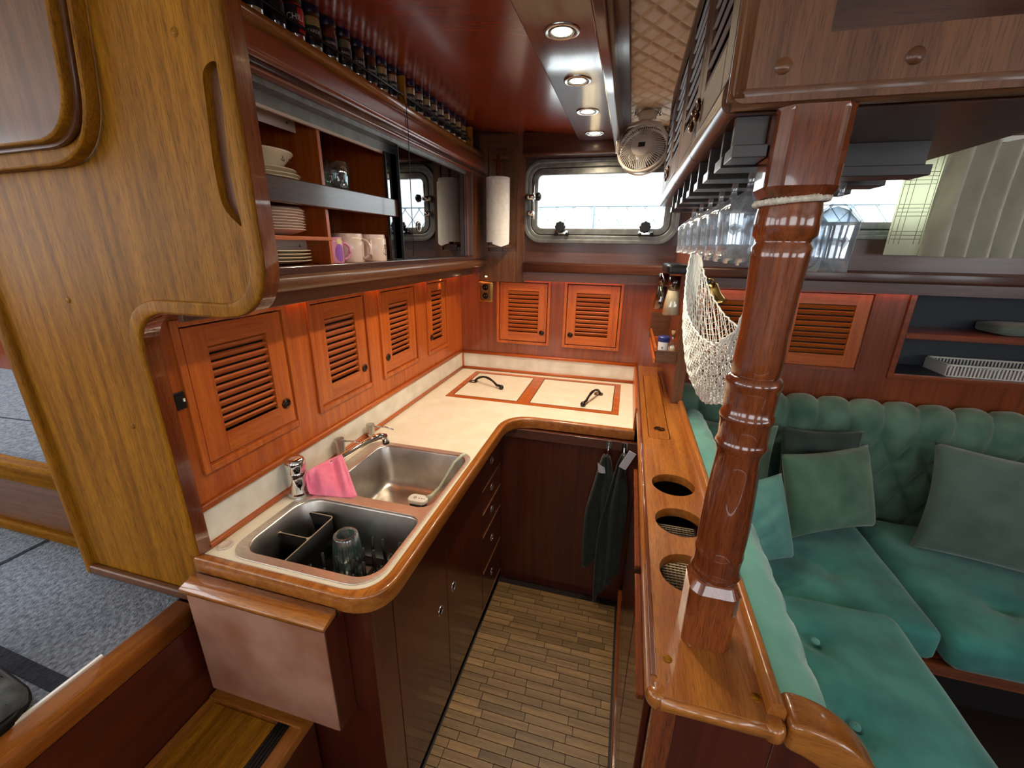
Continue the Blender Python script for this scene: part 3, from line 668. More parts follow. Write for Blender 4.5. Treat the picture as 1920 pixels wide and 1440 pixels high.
# upturned glass
gl = MB().lathe([(.043, 0), (.0425, .004), (.040, .045), (.036, .085), (.032, .112), (.027, .117), (.022, .112), (.030, .103), (.036, .045), (.0395, 0)], (-.672, .80, .7285), 28, caps=False)
P('tumbler', gl, 'tumbler', None, label='pale blue tumbler upside down in the dish rack', cat='glass', group=None)
# faucet
fc = T('faucet', 'chrome mixer faucet with a long spout over the sink', 'faucet', (-.908, .90, .874))
P('body', MB().lathe([(.034, 0), (.034, .004), (.029, .008), (.028, .028), (.0286, .030), (.0278, .072), (.0265, .074)], (-.895, .895, .874), 28), 'chrome', fc, angle=40)
P('cap', MB().lathe([(.0270, 0), (.0285, .003), (.0285, .026), (.026, .036), (.018, .043), (.0001, .045)], (-.895, .895, .9485), 28), 'chrome', fc, angle=60, label='chrome lever cap')
P('spout', MB().tube([(-.885, .905, .915), (-.872, .93, .918), (-.845, 1.02, .930), (-.812, 1.13, .944), (-.795, 1.18, .944), (-.788, 1.20, .934), (-.787, 1.204, .915)], .012, 14, rs=[.012, .0115, .0105, .0105, .012, .0125, .0125]), 'chrome', fc)
P('aerator', MB().cyl((-.787, 1.204, .905), (-.787, 1.204, .917), .0122, 14), 'black', fc)
def soap(x, y, h, r_, lab):
    t = T('soap_pump', lab, 'soap dispenser', (x, y, .871), 'brushed metal soap pumps')
    P('collar', MB().lathe([(r_*.85, 0), (r_*.85, .02)], (x, y, .8712), 20), 'chrome', t)
    P('head', MB().lathe([(r_, 0), (r_, h-.02), (r_*.92, h-.018)], (x, y, .8912), 24), 'brushed', t, angle=30)
    P('nozzle', MB().tube([(x+r_*.8, y+.004, .8712+h-.008), (x+.055, y+.016, .8712+h-.010), (x+.085, y+.024, .8712+h-.022)], .0035, 8), 'chrome', t)
soap(-.907, 1.110, .078, .0165, 'nearer brushed soap pump behind the faucet spout')
soap(-.905, 1.290, .056, .0155, 'farther brushed soap pump behind the far sink bowl')
P('plug_cap', MB().lathe([(.017, 0), (.018, .002), (.0165, .0045), (.013, .0045), (.012, .003), (.0001, .003)], (-.902, .650, .8706), 24), 'bracket', None, label='small round plastic cap on the counter by the bulkhead', cat='cap')
# pink cloth draped over the spout
top = [(-.868, .900, .934), (-.874, .920, .938), (-.866, .950, .942), (-.855, .985, .943), (-.845, 1.010, .943), (-.838, 1.028, .944)]
bot = [(-.852, .885, .882), (-.838, .893, .8755), (-.800, .898, .8755), (-.755, .905, .8755), (-.725, .912, .8755), (-.716, .924, .876)]
bk_ = [(-.885, .92, .885), (-.885, .94, .882), (-.882, .965, .88), (-.878, .99, .88), (-.87, 1.01, .882), (-.862, 1.03, .885)]
def lerp(pts, u):
    t = u*(len(pts)-1); i = min(int(t), len(pts)-2); f = t-i; return Vector(pts[i])*(1-f)+Vector(pts[i+1])*f
def clo(u, v):
    if v < .3: p = lerp(bk_, u).lerp(lerp(top, u), v/.3); amp = .002
    else:
        w = (v-.3)/.7; a = lerp(top, u); b = lerp(bot, u); p = a.lerp(b, w); p.z = a.z+(b.z-a.z)*w**1.25; amp = .002+.006*math.sin(math.pi*w)
    k = math.sin(u*15+v*3)*.6+math.sin(u*31+v*5)*.4
    return p+Vector((.6, -.6, .5))*amp*k*1.3+Vector((.5, -.5, .35))*.012*math.sin(math.pi*min(1, v*1.1))*math.sin(u*9.5-v*2.2)
clm = P('dishcloth', MB().grid(clo, 60, 44), 'cloth_pink', None, label='pink microfibre cloth draped over the faucet spout', cat='cloth')
clm.modifiers.new('s', 'SOLIDIFY').thickness = .003
# brush
db = T('dish_brush', 'pale green dish brush leaning in the far sink bowl', 'brush', (-.57, 1.17, .72))
P('handle', MB().tube([(-.498, 1.246, .885), (-.506, 1.238, .884), (-.530, 1.222, .860), (-.552, 1.205, .815), (-.572, 1.180, .775), (-.592, 1.158, .752), (-.603, 1.142, .748)], .005, 10, rs=[.005, .0055, .006, .0055, .0055, .008, .012]), 'brushgreen', db)
hd = P('head', plate(rrect(-.665, -.595, 1.105, 1.150, .018), [], .742, .756, 'z', .004), 'white', db, angle=30, label='white brush head')
P('bristles', plate(rrect(-.660, -.600, 1.109, 1.146, .016), [], .7205, .7425, 'z'), 'black', hd, label='black bristles')
P('print_mark', MB().torus((-.640, 1.126, .7563), .0045, .0009, 'z', 14, 5).box(-.628, -.622, 1.125, 1.127, .7560, .7566).box(-.617, -.613, 1.125, 1.128, .7560, .7566).box(-.608, -.604, 1.125, 1.127, .7560, .7566), 'ink', hd)

# ---------------------------------------------------------------- base cabinets
gc = T('galley_cabinet', 'dark mahogany base cabinet under the sink with doors and drawers', 'cabinet', (-.7, 1.1, .0))
P('front_frame', plate([(.625, .045), (1.635, .045), (1.635, .826), (.625, .826)], [[(.70, .06), (1.332, .06), (1.332, .80), (.70, .80)], [(1.362, .06), (1.620, .06), (1.620, .80), (1.362, .80)]], -.494, -.480, 'x'), 'maroon_z', gc)
P('end_panel', MB().box(-.93, -.480, .612, .6248, .0, .826), 'maroon_z', gc)
P('toe_kick', MB().box(-.512, -.502, .625, 1.635, .004, .045), 'dark', gc)
for (a, b, p) in ((.702, 1.0085, .955), (1.0115, 1.330, 1.060)):
    d = P('door', MB().box(-.494, -.4785, a, b, .062, .798), 'maroon_z', gc, bevel=.001)
    ring_pull(d, (-.478, p, .475), 'x', .015)
dz = [(.655, .798), (.545, .652), (.435, .542), (.250, .432), (.062, .247)]
for (a, b) in dz:
    d = P('drawer', MB().box(-.494, -.4785, 1.364, 1.618, a+.0005, b-.0005), 'maroon_y', gc, bevel=.001)
    P('lip', MB().box(-.4785, -.4745, 1.366, 1.616, a+.001, a+.006), 'brown_y', d, bevel=.001)
    ring_pull(d, (-.478, 1.49, (a+b)/2+.01), 'x', .014)
fb = T('galley_cabinet', 'dark mahogany cabinet front under the hatches, facing the aisle', 'cabinet', (-.2, 1.65, 0))
P('front_panel', MB().box(-.480, .110, 1.640, 1.652, .0, .826), 'maroon_z', fb)
P('trim', MB().box(-.480, .110, 1.632, 1.640, .785, .826), 'dark_x', fb, bevel=.001)
# towels and hooks
def towel(name, lab, x0, x1, y_, zt, z0a, z0b, gx, ph):
    def f(u, v):
        w = .18+.82*min(1, v*2.2)**.7
        x = gx+(x0+(x1-x0)*u-gx)*w; zb = z0a+(z0b-z0a)*u
        z = zt+(zb-zt)*v
        return Vector((x+.004*math.sin(v*7+u*5), y_-.016*(1-v*.3)*(.6+math.sin(u*math.pi*3+ph+v)*.5+.25*math.sin(u*math.pi*7+ph)), z))
    o = P(name, MB().grid(f, 48, 40), 'towelg', None, label=lab, cat='towel', group='dark green towels in the galley')
    s = o.modifiers.new('s', 'SOLIDIFY'); s.thickness = .006
    return o
for (gx, zt, xa, xb, za, zb, yy, lab, lh) in ((-.012, .775, -.078, .03, .19, .30, 1.612, 'dark green towel on the left hook, partly behind the other', 'left chrome hook under the counter edge'), (.052, .800, -.02, .085, .03, .22, 1.588, 'longer dark green towel on the right hook beside the divider', 'right chrome hook under the counter edge')):
    towel('towel', lab, xa, xb, yy, zt, za, zb, gx, gx*40)
    h = T('hook', lh, 'hook', (gx, 1.632, zt-.02), 'towel hooks')
    P('plate', MB().box(gx-.012, gx+.012, 1.6295, 1.6318, .79, .825), 'chrome', h, bevel=.001)
    P('prong', MB().tube([(gx, 1.630, .80), (gx, yy-.01, .785), (gx, yy-.022, .792), (gx, yy-.026, .806)], .003, 8), 'chrome', h)
tg = MB().grid(lambda u, v: Vector((-.050+.030*u+.006*v, 1.584-.006*math.sin(u*3), .745-.045*v-.018*u*(1-v))), 8, 8)
P('cloth_tag', tg, 'tagc', None, label='pale label flag hanging from the left towel', cat='tag')
tg = MB().box(.052, .082, 1.552, 1.556, .745, .828, Matrix.Translation((.067, 1.55, .79)) @ Matrix.Rotation(R(24), 4, 'Y') @ Matrix.Translation((-.067, -1.55, -.79)))
P('cloth_tag', tg, 'tagc', None, label='grey label band at the top of the right towel', cat='tag', bevel=.001)

# box on the counter end ------------------------------------------------------
bx_ = T('end_box', 'box with a faded copper-coloured front hanging on the counter end', 'box', (-.74, .575, .50))
P('body', MB().box(-.927, -.546, .553, .611, .503, .812), 'maroon_z', bx_, bevel=.002)
P('front', MB().box(-.924, -.549, .5505, .5535, .505, .818), 'coppery', bx_, bevel=.001, label='faded pinkish front panel')
P('top_lip', plate([(.543, .816), (.544, .826), (.585, .838), (.585, .822)], [], -.934, -.542, 'x', .001), 'teak_x', bx_, label='worn light wooden top strip')
P('gap_shade', MB().box(-.934, -.542, .5852, .5903, .815, .8215), 'caulk', bx_)  # dark strip painted in as the shade of the gap behind the lip
P('back_lip', MB().box(-.934, -.542, .5905, .611, .815, .8255), 'brown_x', bx_, bevel=.001)
# step -------------------------------------------------------------------
sp_ = T('step', 'wooden step with black anti-slip strips below the raised deck', 'step', (-.83, .3, 0))
P('tread', MB().box(-.954, -.665, -.5, .598, .425, .455), 'teak_y', sp_, bevel=.004)
P('inlay', MB().box(-.925, -.735, -.5, .545, .4553, .4585), 'gold_y', sp_, bevel=.001, label='inset tread board')
P('end_board', MB().box(-.950, -.668, .552, .594, .4555, .462), 'teak_x', sp_, bevel=.001)
for i in range(4): P('grip_strip', MB().box(-.7325+i*.0085, -.7262+i*.0085, -.5, .551, .4555, .4590), 'black', sp_)
P('riser', MB().box(-.69, -.675, -.5, .598, .0, .424), 'maroon_y', sp_)
# slipper on the carpet
sl = T('slipper', 'dark grey felt slipper at the bottom left on the carpet', 'slipper', (-1.12, .21, .738))
def sole(u, v):
    a = 2*math.pi*u; r_ = 1-abs(2*v-1)**4*.15; l = .155; w = .050
    return Vector((-1.15+(l*math.cos(a)*.9)*r_*.8+.02*0, .235+w*math.sin(a)*r_*1.3, .739+.022*v))
P('sole', plate(smooth_poly([(-.995, .26, .05), (-1.03, .325, .05), (-1.20, .345, .05), (-1.30, .33, .05), (-1.30, .20, .05), (-1.06, .19, .06)], 8), [], .7385, .760, 'z', .006, 3), 'blackmatte', sl, angle=30)
P('upper', MB().rbox((-1.155, .264, .776), (.28, .125, .058), .029, 8, fn=lambda p, q: Vector((p.x, p.y*(1-.12*max(0, q.x)), p.z+(-.012 if q.x > .4 else 0)))), 'slip', sl)
P('seam', MB().tube([(-1.30, .250, .804), (-1.15, .262, .8065), (-1.06, .275, .797), (-1.02, .285, .780)], .0012, 6).tube([(-1.30, .300, .803), (-1.15, .308, .803), (-1.08, .312, .793)], .0012, 6), 'blackmatte', sl)

# switch and socket
sw = T('light_switch', 'small black switch on the orange panel beside the bulkhead', 'switch', (-.935, .640, 1.24))
P('plate', MB().box(-.9355, -.930, .6285, .6585, 1.232, 1.272), 'black', sw, bevel=.001)
P('rocker', MB().box(-.930, -.926, .634, .6495, 1.240, 1.264), 'blackmatte', sw, bevel=.001)
P('indicator', MB().box(-.930, -.927, .652, .656, 1.249, 1.256), 'white', sw)
so = T('power_socket', 'double socket with brass plate in the far corner', 'socket', (-.782, 2.32, 1.28))
P('plate', plate(rrect(-.826, -.738, 1.278, 1.394, .012), [], 2.318, 2.3245, 'y', .002), 'brass', so, angle=30)
ins = P('insert', plate(rrect(-.812, -.753, 1.290, 1.382, .012), [circ(-.782, 1.361, .0175, 20), circ(-.782, 1.313, .0175, 20)], 2.312, 2.3185, 'y', .001), 'oldbrass', so, angle=30)
for z in (1.361, 1.313):
    P('outlet', MB().cyl((-.782, 2.3165, z), (-.782, 2.3178, z), .0172, 20), 'blackmatte', ins)
    P('pin', MB().cyl((-.789, 2.313, z), (-.789, 2.3165, z), .0025, 8).cyl((-.775, 2.313, z), (-.775, 2.3165, z), .0025, 8), 'brass', ins)
# ================================================================== UPPER LEFT CABINET
uc = T('wall_cabinet', 'mahogany wall cabinet with open compartments and dark sliding glass doors', 'cabinet', (-.95, 1.45, 1.475))
P('bottom', MB().box(-1.13, -.79, .64, 2.31, 1.500, 1.530), 'red_y', uc)
P('bottom_rail', plate(rrect(-.802, -.766, 1.478, 1.516, .014), [], .64, 2.318, 'y'), 'brown_y', uc, angle=30, label='rounded brown bottom rail')
P('face_rail', MB().box(-.800, -.778, .64, 2.115, 1.516, 1.534), 'fiddle', uc, bevel=.002)
P('valance', MB().box(-.872, -.858, .64, 2.31, 1.432, 1.500), 'brown_y', uc, bevel=.002)
P('back', MB().box(-1.13, -1.115, .64, 2.31, 1.53, 1.98), 'red_y', uc)
P('top', MB().box(-1.13, -.80, .64, 2.31, 1.975, 2.005), 'ceil', uc)
P('top_rail', plate(smooth_poly([(-.804, 1.925, 0), (-.778, 1.925, .004), (-.776, 1.952, .006), (-.770, 1.958, .004), (-.772, 2.000, .012), (-.790, 2.012, 0), (-.804, 2.012, 0)], 3), [], .64, 2.31, 'y'), 'red_y', uc, angle=30)
P('top_molding', plate(rrect(-.783, -.772, 1.930, 1.946, .005), [], .64, 2.31, 'y'), 'dark_y', uc)
P('end_stile', MB().box(-.802, -.779, 2.115, 2.312, 1.52, 1.93), 'brown_z', uc, bevel=.002)
P('end_panel', MB().box(-1.115, -.802, 2.118, 2.13, 1.53, 1.975), 'red_z', uc)
P('track', MB().box(-.842, -.806, .64, 2.113, 1.912, 1.925), 'alu', uc, label='grey aluminium sliding track')
P('track_face', MB().box(-.846, -.842, .64, 2.113, 1.885, 1.925), 'alu', uc)
P('track_lip', MB().box(-.848, -.840, .64, 2.113, 1.878, 1.885), 'bracket', uc)
P('bottom_track', MB().box(-.842, -.806, 1.40, 2.113, 1.5305, 1.536), 'gasket', uc)
P('divider', MB().box(-1.114, -.850, 1.102, 1.114, 1.727, 1.974), 'locker_z', uc)
P('divider', MB().box(-1.114, -.850, 1.1015, 1.1135, 1.531, 1.711), 'locker_z', uc)
P('divider', MB().box(-1.114, -.850, 1.474, 1.488, 1.531, 1.974), 'locker_z', uc)
P('shelf', MB().box(-1.114, -.838, .64, 2.117, 1.712, 1.7265), 'locker_y', uc)
P('fiddle_rail', MB().box(-.838, -.824, .64, 1.474, 1.680, 1.739), 'fiddle', uc, bevel=.003, label='dark grained shelf fiddle rail')
P('low_shelf', MB().box(-1.114, -.836, .64, 1.1012, 1.594, 1.605), 'locker_y', uc, bevel=.002)
for (y0, y1, z0, z1, x) in ((.90, 1.085, 1.868, 1.903, -.905), (1.1145, 1.16, 1.87, 1.90, -.93), (.90, 1.10, 1.650, 1.678, -.93), (.90, 1.10, 1.566, 1.592, -.93)):
    b = P('bracket', plate([(y0, z0), (y1, z0), (y1, z1), (y1-.012, z1+.006), (y0, z1)], [], x, x+.004, 'x'), 'bracket', uc, label='pale metal shelf bracket')
    P('screw', MB().cyl((x+.004, y0+.03, (z0+z1)/2), (x+.0055, y0+.03, (z0+z1)/2), .003, 8).cyl((x+.004, y1-.03, (z0+z1)/2), (x+.0055, y1-.03, (z0+z1)/2), .003, 8), 'oldbrass', b)
d1 = P('sliding_door', MB().box(-.818, -.813, 1.470, 2.112, 1.537, 1.911), 'smoke', uc, label='dark glass sliding door with a chrome finger ring')
ring_pull(d1, (-.812, 1.595, 1.654), 'x', .017, 'finger_ring')
P('edge_profile', MB().box(-.820, -.811, 1.466, 1.470, 1.537, 1.911), 'gasket', d1)
d2 = P('sliding_door', MB().box(-.836, -.831, 1.415, 2.05, 1.537, 1.884), 'smoke', uc, label='second dark glass door behind')
P('edge_profile', MB().box(-.838, -.829, 1.411, 1.415, 1.537, 1.884), 'gasket', d2)
# crockery
def dish(r, h, t=.004): return [(r*.55, 0), (r*.62, .001), (r*.82, h*.5), (r, h), (r*.985, h+t*.6), (r*.80, h*.5+t), (r*.6, t), (0.0001, t)]
def stack(items):
    for i, (name, lab, cat, grp, x, y, z, r, h, mt) in enumerate(items):
        P(name, MB().lathe(dish(r, h), (x, y, z), 40), mt, None, label=lab, cat=cat, group=grp, angle=50)
stack([('plate', ['lowest', 'second'][i]+' cream plate under the bowls on the upper shelf', 'plate', 'plates on the upper shelf', -.935, .965+.003*i, 1.7280+.0085*i, .100, .014, 'porcelain') for i in range(2)])
P('plate', MB().lathe(dish(.097, .016), (-.935, .960, 1.7455), 40), 'porcelain', None, label='third cream plate, just below the anchor bowl', cat='plate', group='plates on the upper shelf', angle=50)
bw_ = T('bowl', 'cream bowl with small anchors on top of the plates on the upper shelf', 'bowl', (-.94, .955, 1.757))
P('body', MB().lathe([(.046, 0), (.052, .001), (.072, .016), (.098, .044), (.0975, .047), (.094, .045), (.068, .018), (.045, .005), (.0001, .005)], (-.94, .957, 1.757), 40), 'porcelain', bw_, angle=50)
def anchor(M, s, name, par):
    mb = MB(); t = .0008
    def q(a, b): return M @ Vector((a*s, b*s, .0006))
    mb.tube([q(0, -.5), q(0, .38)], t, 5).tube([q(.13*math.cos(a*.7), .5+.13*math.sin(a*.7)) for a in range(9)], t, 5, closed=True).tube([q(-.28, .22), q(.28, .22)], t, 5)
    mb.tube([q(.45*math.cos(R(200+14*i)), -.05+.45*math.sin(R(200+14*i))) for i in range(11)], t, 5)
    return P(name, mb, 'ink', par)
def onlathe(c, r, ang, z): 
    ca, sa = math.cos(ang), math.sin(ang)
    return Matrix(((-sa, 0, ca, c[0]+r*ca), (ca, 0, sa, c[1]+r*sa), (0, 1, 0, z), (0, 0, 0, 1)))
anchor(onlathe((-.94, .957), .0875, R(8), 1.788), .016, 'anchor_print', bw_)
anchor(onlathe((-.94, .957), .0875, R(34), 1.788), .011, 'anchor_print', bw_)
for i in range(8):
    P('plate', MB().lathe(dish(.104, .014, .003), (-.938, .962+random.uniform(-.002, .002), 1.6065+.0068*i), 40), 'porcelain2', None, label='pinkish white plate %s of the eight stacked on the small middle shelf' % ['at the bottom', 'second from the bottom', 'third from the bottom', 'fourth from the bottom', 'fourth from the top', 'third from the top', 'second from the top', 'on top'][i], cat='plate', group='plates on the middle shelf', angle=50)
for i in range(4):
    P('plate', MB().lathe(dish(.118, .010, .003), (-.965, .978, 1.5315+.0088*i), 40), 'porcelain', None, label='large cream plate %s of the four in the lowest compartment' % ['at the bottom', 'second', 'third', 'on top'][i], cat='plate', group='large plates in the lowest compartment', angle=50)
def mug(c, r, h, m_, lab, hang, name='mug', grp=None):
    t = T(name, lab, 'mug', c, grp)
    P('cup', MB().lathe([(r*.96, 0), (r, .003), (r, h*.84), (r*.985, h*.86), (r*.95, h*.87), (r*.94, h), (r*.90, h), (r*.90, .006), (.0001, .006)], c, 36), m_, t, angle=40)
    M = onlathe(c, r, hang, c[2]); pts = [M @ Vector((0, h*.78-.0*i, 0)) for i in (0,)]
    pts = [M @ Vector((0, h*.46+h*.33*math.cos(R(a)), .002+.024*math.sin(R(a)))) for a in range(0, 181, 15)]
    P('handle', MB().tube(pts, .0045, 10), m_, t)
    return t
m1 = mug((-.890, 1.385, 1.5305), .0475, .088, 'porcelain2', 'cream mug with an anchor, nearest the glass door', R(-62), grp='anchor mugs in the lower compartment')
anchor(onlathe((-.890, 1.385), .0476, R(6), 1.566), .032, 'anchor_print', m1)
mug((-.900, 1.262, 1.5305), .0475, .088, 'porcelain2', 'cream mug between the pink mug and the anchor mug', R(10), grp='anchor mugs in the lower compartment')
mug((-.985, 1.335, 1.5305), .0475, .088, 'porcelain2', 'cream mug standing behind the front row of mugs', R(-62), grp='anchor mugs in the lower compartment')
m3 = mug((-.900, 1.162, 1.5305), .042, .075, 'pink', 'pink mug with a purple spot at the left of the mugs', R(60))
P('spot_print', MB().grid(lambda u, v: Vector((-.900+.0427*math.cos(R(-28+46*u)), 1.162+.0427*math.sin(R(-28+46*u)), 1.560+(.026*math.sqrt(max(0, 1-(2*u-1)**2)))*(2*v-1))), 14, 6), 'purple', m3, label='purple spot')
P('gold_print', MB().grid(lambda u, v: Vector((-.900+.0427*math.cos(R(-20+30*u)), 1.162+.0427*math.sin(R(-20+30*u)), 1.594+(.008*math.sqrt(max(0, 1-(2*u-1)**2)))*(2*v-1))), 10, 5), 'goldspice', m3)
def tumbler(c, lab):
    n = 40; prof = [(.028, 0), (.034, .004), (.040, .03), (.042, .055), (.040, .092), (.038, .093), (.0385, .055), (.036, .03), (.029, .010), (.0001, .010)]
    mb = MB(); rings = []
    vs = []; fs = []
    for (r, h) in prof:
        for i in range(n):
            a = 2*math.pi*i/n; k = r+(.0016*math.cos(a*10) if .02 < h < .07 and r > .0385 else 0); vs.append((c[0]+k*math.cos(a), c[1]+k*math.sin(a), c[2]+h))
    for j in range(len(prof)-1):
        for i in range(n): k = (i+1) % n; fs.append((j*n+i, j*n+k, (j+1)*n+k, (j+1)*n+i))
    mb._add(vs, fs, True)
    return P('tumbler', mb, 'tumbler', None, label=lab, cat='glass', group='tumblers in the wall cabinet')
tumbler((-.895, 1.222, 1.7275), 'patterned glass tumbler on the upper shelf, front')
tumbler((-.985, 1.190, 1.7275), 'glass tumbler half hidden behind the front tumbler')

# ------------------------------------------------------------ spice rack
sr = T('spice_shelf', 'long narrow spice shelf with a black rail on top of the wall cabinet', 'shelf', (-.85, 1.5, 2.006))
P('board', plate([(-.93, 2.012), (-.790, 2.012), (-.776, 2.022), (-.778, 2.034), (-.93, 2.036)], [], .64, 2.29, 'y'), 'teak_y', sr)
P('back', MB().box(-.935, -.928, .64, 2.29, 2.02, 2.12), 'dark', sr)
for y in (1.497, 2.146): P('divider', MB().box(-.905, -.786, y-.007, y+.007, 2.037, 2.122), 'gold_z', sr, bevel=.002)
P('rail', MB().cyl((-.792, .66, 2.066), (-.792, 2.165, 2.066), .0035, 8), 'black', sr, label='thin black retaining rail')
P('rail_end', MB().box(-.799, -.785, 2.154, 2.175, 2.060, 2.072), 'black', sr, bevel=.002)
cd = MB().tube([(-.788, 1.470, 2.064), (-.770, 1.466, 2.03), (-.766, 1.464, 1.96), (-.768, 1.462, 1.80), (-.768, 1.460, 1.62), (-.770, 1.458, 1.545)], .0014, 6)
P('cord', cd, 'black', None, label='thin black cord hanging from the spice rail in front of the glass door', cat='cord')
def jar(name, c, lab, capm='capblue', topm='goldspice', lines=('',), main='labelblack', top_label=True):
    t = T(name, lab, 'spice jar', c, 'spice jars on the spice shelf'); x, y, z = c; r = .0225
    P('glass', MB().lathe([(r*.92, 0), (r, .003), (r, .080), (r*.93, .085), (.0001, .085)], c, 20), 'bottle', t, angle=40)
    P('spice', MB().lathe([(r*.86, .002), (r*.88, .078)], c, 14), topm, t)
    P('cap', MB().lathe([(r*.96, .0852), (r*.98, .087), (r*.98, .104), (r*.9, .107), (.0001, .107)], c, 20), capm, t, angle=40)
    lb = P('label', MB().lathe([(r+.0004, .018), (r+.0004, .058)], c, 24, caps=False), main, t)
    for k, s in enumerate(lines):
        if s: text('lettering', s, .0085 if len(s) > 5 else .0105, 'labeltext', lb, onlathe(c, r+.0007, R(-38), z+.046-.014*k) @ Matrix.Rotation(0, 4, 'Z'), .0001, bendr=r)
    return t
CX = -.822
J0 = .842; 
def jl(i): return ['first', 'second', 'third', 'fourth', 'fifth', 'sixth', 'seventh', 'eighth', 'ninth', 'tenth'][i]
spices = [('', 'goldspice'), ('', 'labelblack'), ('CHILI', 'red'), ('KARDE|MOM', 'goldspice'), ('KANEEL|', 'post_z'), ('BASILI|CUM', 'green'), ('LORBE|ER', 'oldbrass'), ('KERRIE', 'bronze'), ('CURRY|KRUID', 'goldspice'), ('PEPER', 'bracket')]
ys = [.905, .968, 1.030, 1.092, 1.155, 1.217, 1.280, 1.342, 1.404, 1.466]
for i, (y, (tx, mt_)) in enumerate(zip(ys, spices)):
    if i == 2:
        t = jar('spice_jar', (CX, y, 2.0365), 'red and black chili jar in the near section of the spice shelf', 'labelblack', 'red', ())
        lb = P('lettering', MB().lathe([(.0232, .03), (.0232, .074)], (CX, y, 2.0365), 24, caps=False), 'labelblack', t)
        P('red_patch', MB().grid(lambda u, v: Vector((CX+.0236*math.cos(R(-25+62*u)), 1.030+.0236*math.sin(R(-25+62*u)), 2.0365+.022+.048*v)), 8, 3), 'red', lb)
        text('lettering', 'CHILI', .0165, 'white', lb, onlathe((CX, y), .0239, R(-38), 2.0365+.050), .0001, bendr=.0236)
    else:
        ab = ['dark jar at the very near end, cut off by the bulkhead', 'dark jar just before the chili jar', '', 'jar after the chili jar', 'cinnamon jar, second after the chili jar', 'green basil jar, third after the chili jar', 'jar fourth after the chili jar', 'jar fifth after the chili jar', 'pale-lidded yellowish jar, sixth after the chili jar', 'last jar before the middle divider'][i]
        jar('spice_jar', (CX, y, 2.0365), 'spice jar: '+ab, 'capblue', mt_, tx.split('|'))
base = None
for i in range(10):
    y = 1.528+i*.0635
    mt_ = ['bracket', 'goldspice', 'white', 'goldspice', 'bracket', 'white', 'goldspice', 'bracket', 'goldspice', 'goldspice'][i]
    jar('spice_jar', (CX, y, 2.0365), 'spice jar with dark blue cap, %s beyond the middle divider' % jl(i), 'capblue', mt_, (['TIJM', 'DILLE', 'MUNT', 'OREGANO', 'ROZE|MARIJN', 'PAPRIKA', 'KOMIJN', 'NOOT', 'SALIE', 'GELE|KERRIE'][i]).split('|'))

# ------------------------------------------------------------ paper towel
pt = T('paper_towel_holder', 'wooden holder with a white paper towel roll beside the window', 'paper towel holder', (-.682, 2.25, 1.58))
P('top_bar', MB().box(-.722, -.640, 2.235, 2.292, 1.998, 2.012), 'brown_x', pt, bevel=.002)
P('bottom_bar', MB().box(-.725, -.622, 2.20, 2.292, 1.578, 1.590), 'brown_x', pt, bevel=.002)
P('rod', MB().lathe([(.010, 0), (.010, .028), (.014, .030), (.014, .042), (.008, .046), (.008, .42)], (-.682, 2.228, 1.5905), 16), 'post_z', pt)
pr_ = T('paper_towel_roll', 'white paper towel roll standing on its wooden holder', 'paper towel', (-.682, 2.228, 1.604))
P('roll', MB().lathe([(.0585, 0), (.0605, .002), (.0605, .306), (.059, .308), (.018, .308)], (-.682, 2.228, 1.604), 40), 'paper', pr_, angle=40)
def flap(u, v):
    a = R(-100+78*u); r_ = .0617+.004*u*(1-v)
    return Vector((-.682+r_*math.cos(a)+.006*u, 2.228+r_*math.sin(a), 1.596+.300*v-.014*(1-v)*(1-abs(2*u-1))))
P('loose_sheet', MB().grid(flap, 14, 12), 'paper', pr_)

# ------------------------------------------------------------ downlights
for i, y in enumerate((1.145, 1.452, 1.757, 2.072)):
    c = (-.200, y, 2.0552)
    t = T('downlight', '%s of the four round recessed ceiling downlights' % ['nearest', 'second nearest', 'third', 'farthest'][i], 'downlight', c, 'recessed downlights')
    P('trim_ring', MB().lathe([(.041, 0), (.041, -.003), (.037, -.005), (.032, -.003), (.030, 0)], c, 32, caps=False), 'brushed', t)
    P('inner_ring', MB().lathe([(.0295, -.001), (.0285, -.004), (.0245, -.003), (.023, -.0008)], c, 28, caps=False), 'alu', t)
    P('bulb', MB().lathe([(.0225, -.0025), (.015, -.0045), (.0001, -.0050)], c, 20), 'bulb', t)
    lamp('downlight_lamp', 'SPOT', (c[0], c[1], c[2]-.012), 14.5, (1, .84, .62), .02, spot_size=R(156), spot_blend=1)

# ------------------------------------------------------------ fan
fn = T('fan', 'beige round clip fan hanging under the headliner by the window', 'fan', (.005, 1.95, 1.97))
Mf = Matrix.Translation((.005, 1.945, 1.965)) @ Matrix.Rotation(R(-12), 4, 'Z') @ Matrix.Rotation(R(90-20), 4, 'X')
fr = MB().torus((0, 0, 0), .094, .005, 'z', 48, 8, M=None); 
def tf(mb, M):
    for v in mb.bm.verts: v.co = M @ v.co
    return mb
P('rim', tf(MB().torus((0, 0, 0), .094, .0055, 'z', 48, 8).torus((0, 0, -.030), .092, .004, 'z', 48, 8), Mf), 'fan', fn)
rb = MB()
for i in range(60):
    a = 2*math.pi*i/60; a2 = a+.12
    rb.tube([(.040*math.cos(a), .040*math.sin(a), .022), (.064*math.cos((a+a2)/2), .064*math.sin((a+a2)/2), .018), (.086*math.cos(a2), .086*math.sin(a2), .008), (.0935*math.cos(a2), .0935*math.sin(a2), 0)], .0015, 5)
P('guard_ribs', tf(rb, Mf), 'fan', fn)
P('hub', tf(MB().lathe([(.043, .019), (.041, .023), (.0001, .025)], (0, 0, 0), 28), Mf), 'fan', fn)
P('badge', tf(MB().box(-.013, .013, -.009, .009, .0245, .0262), Mf), 'gasket', fn)
bl = MB()
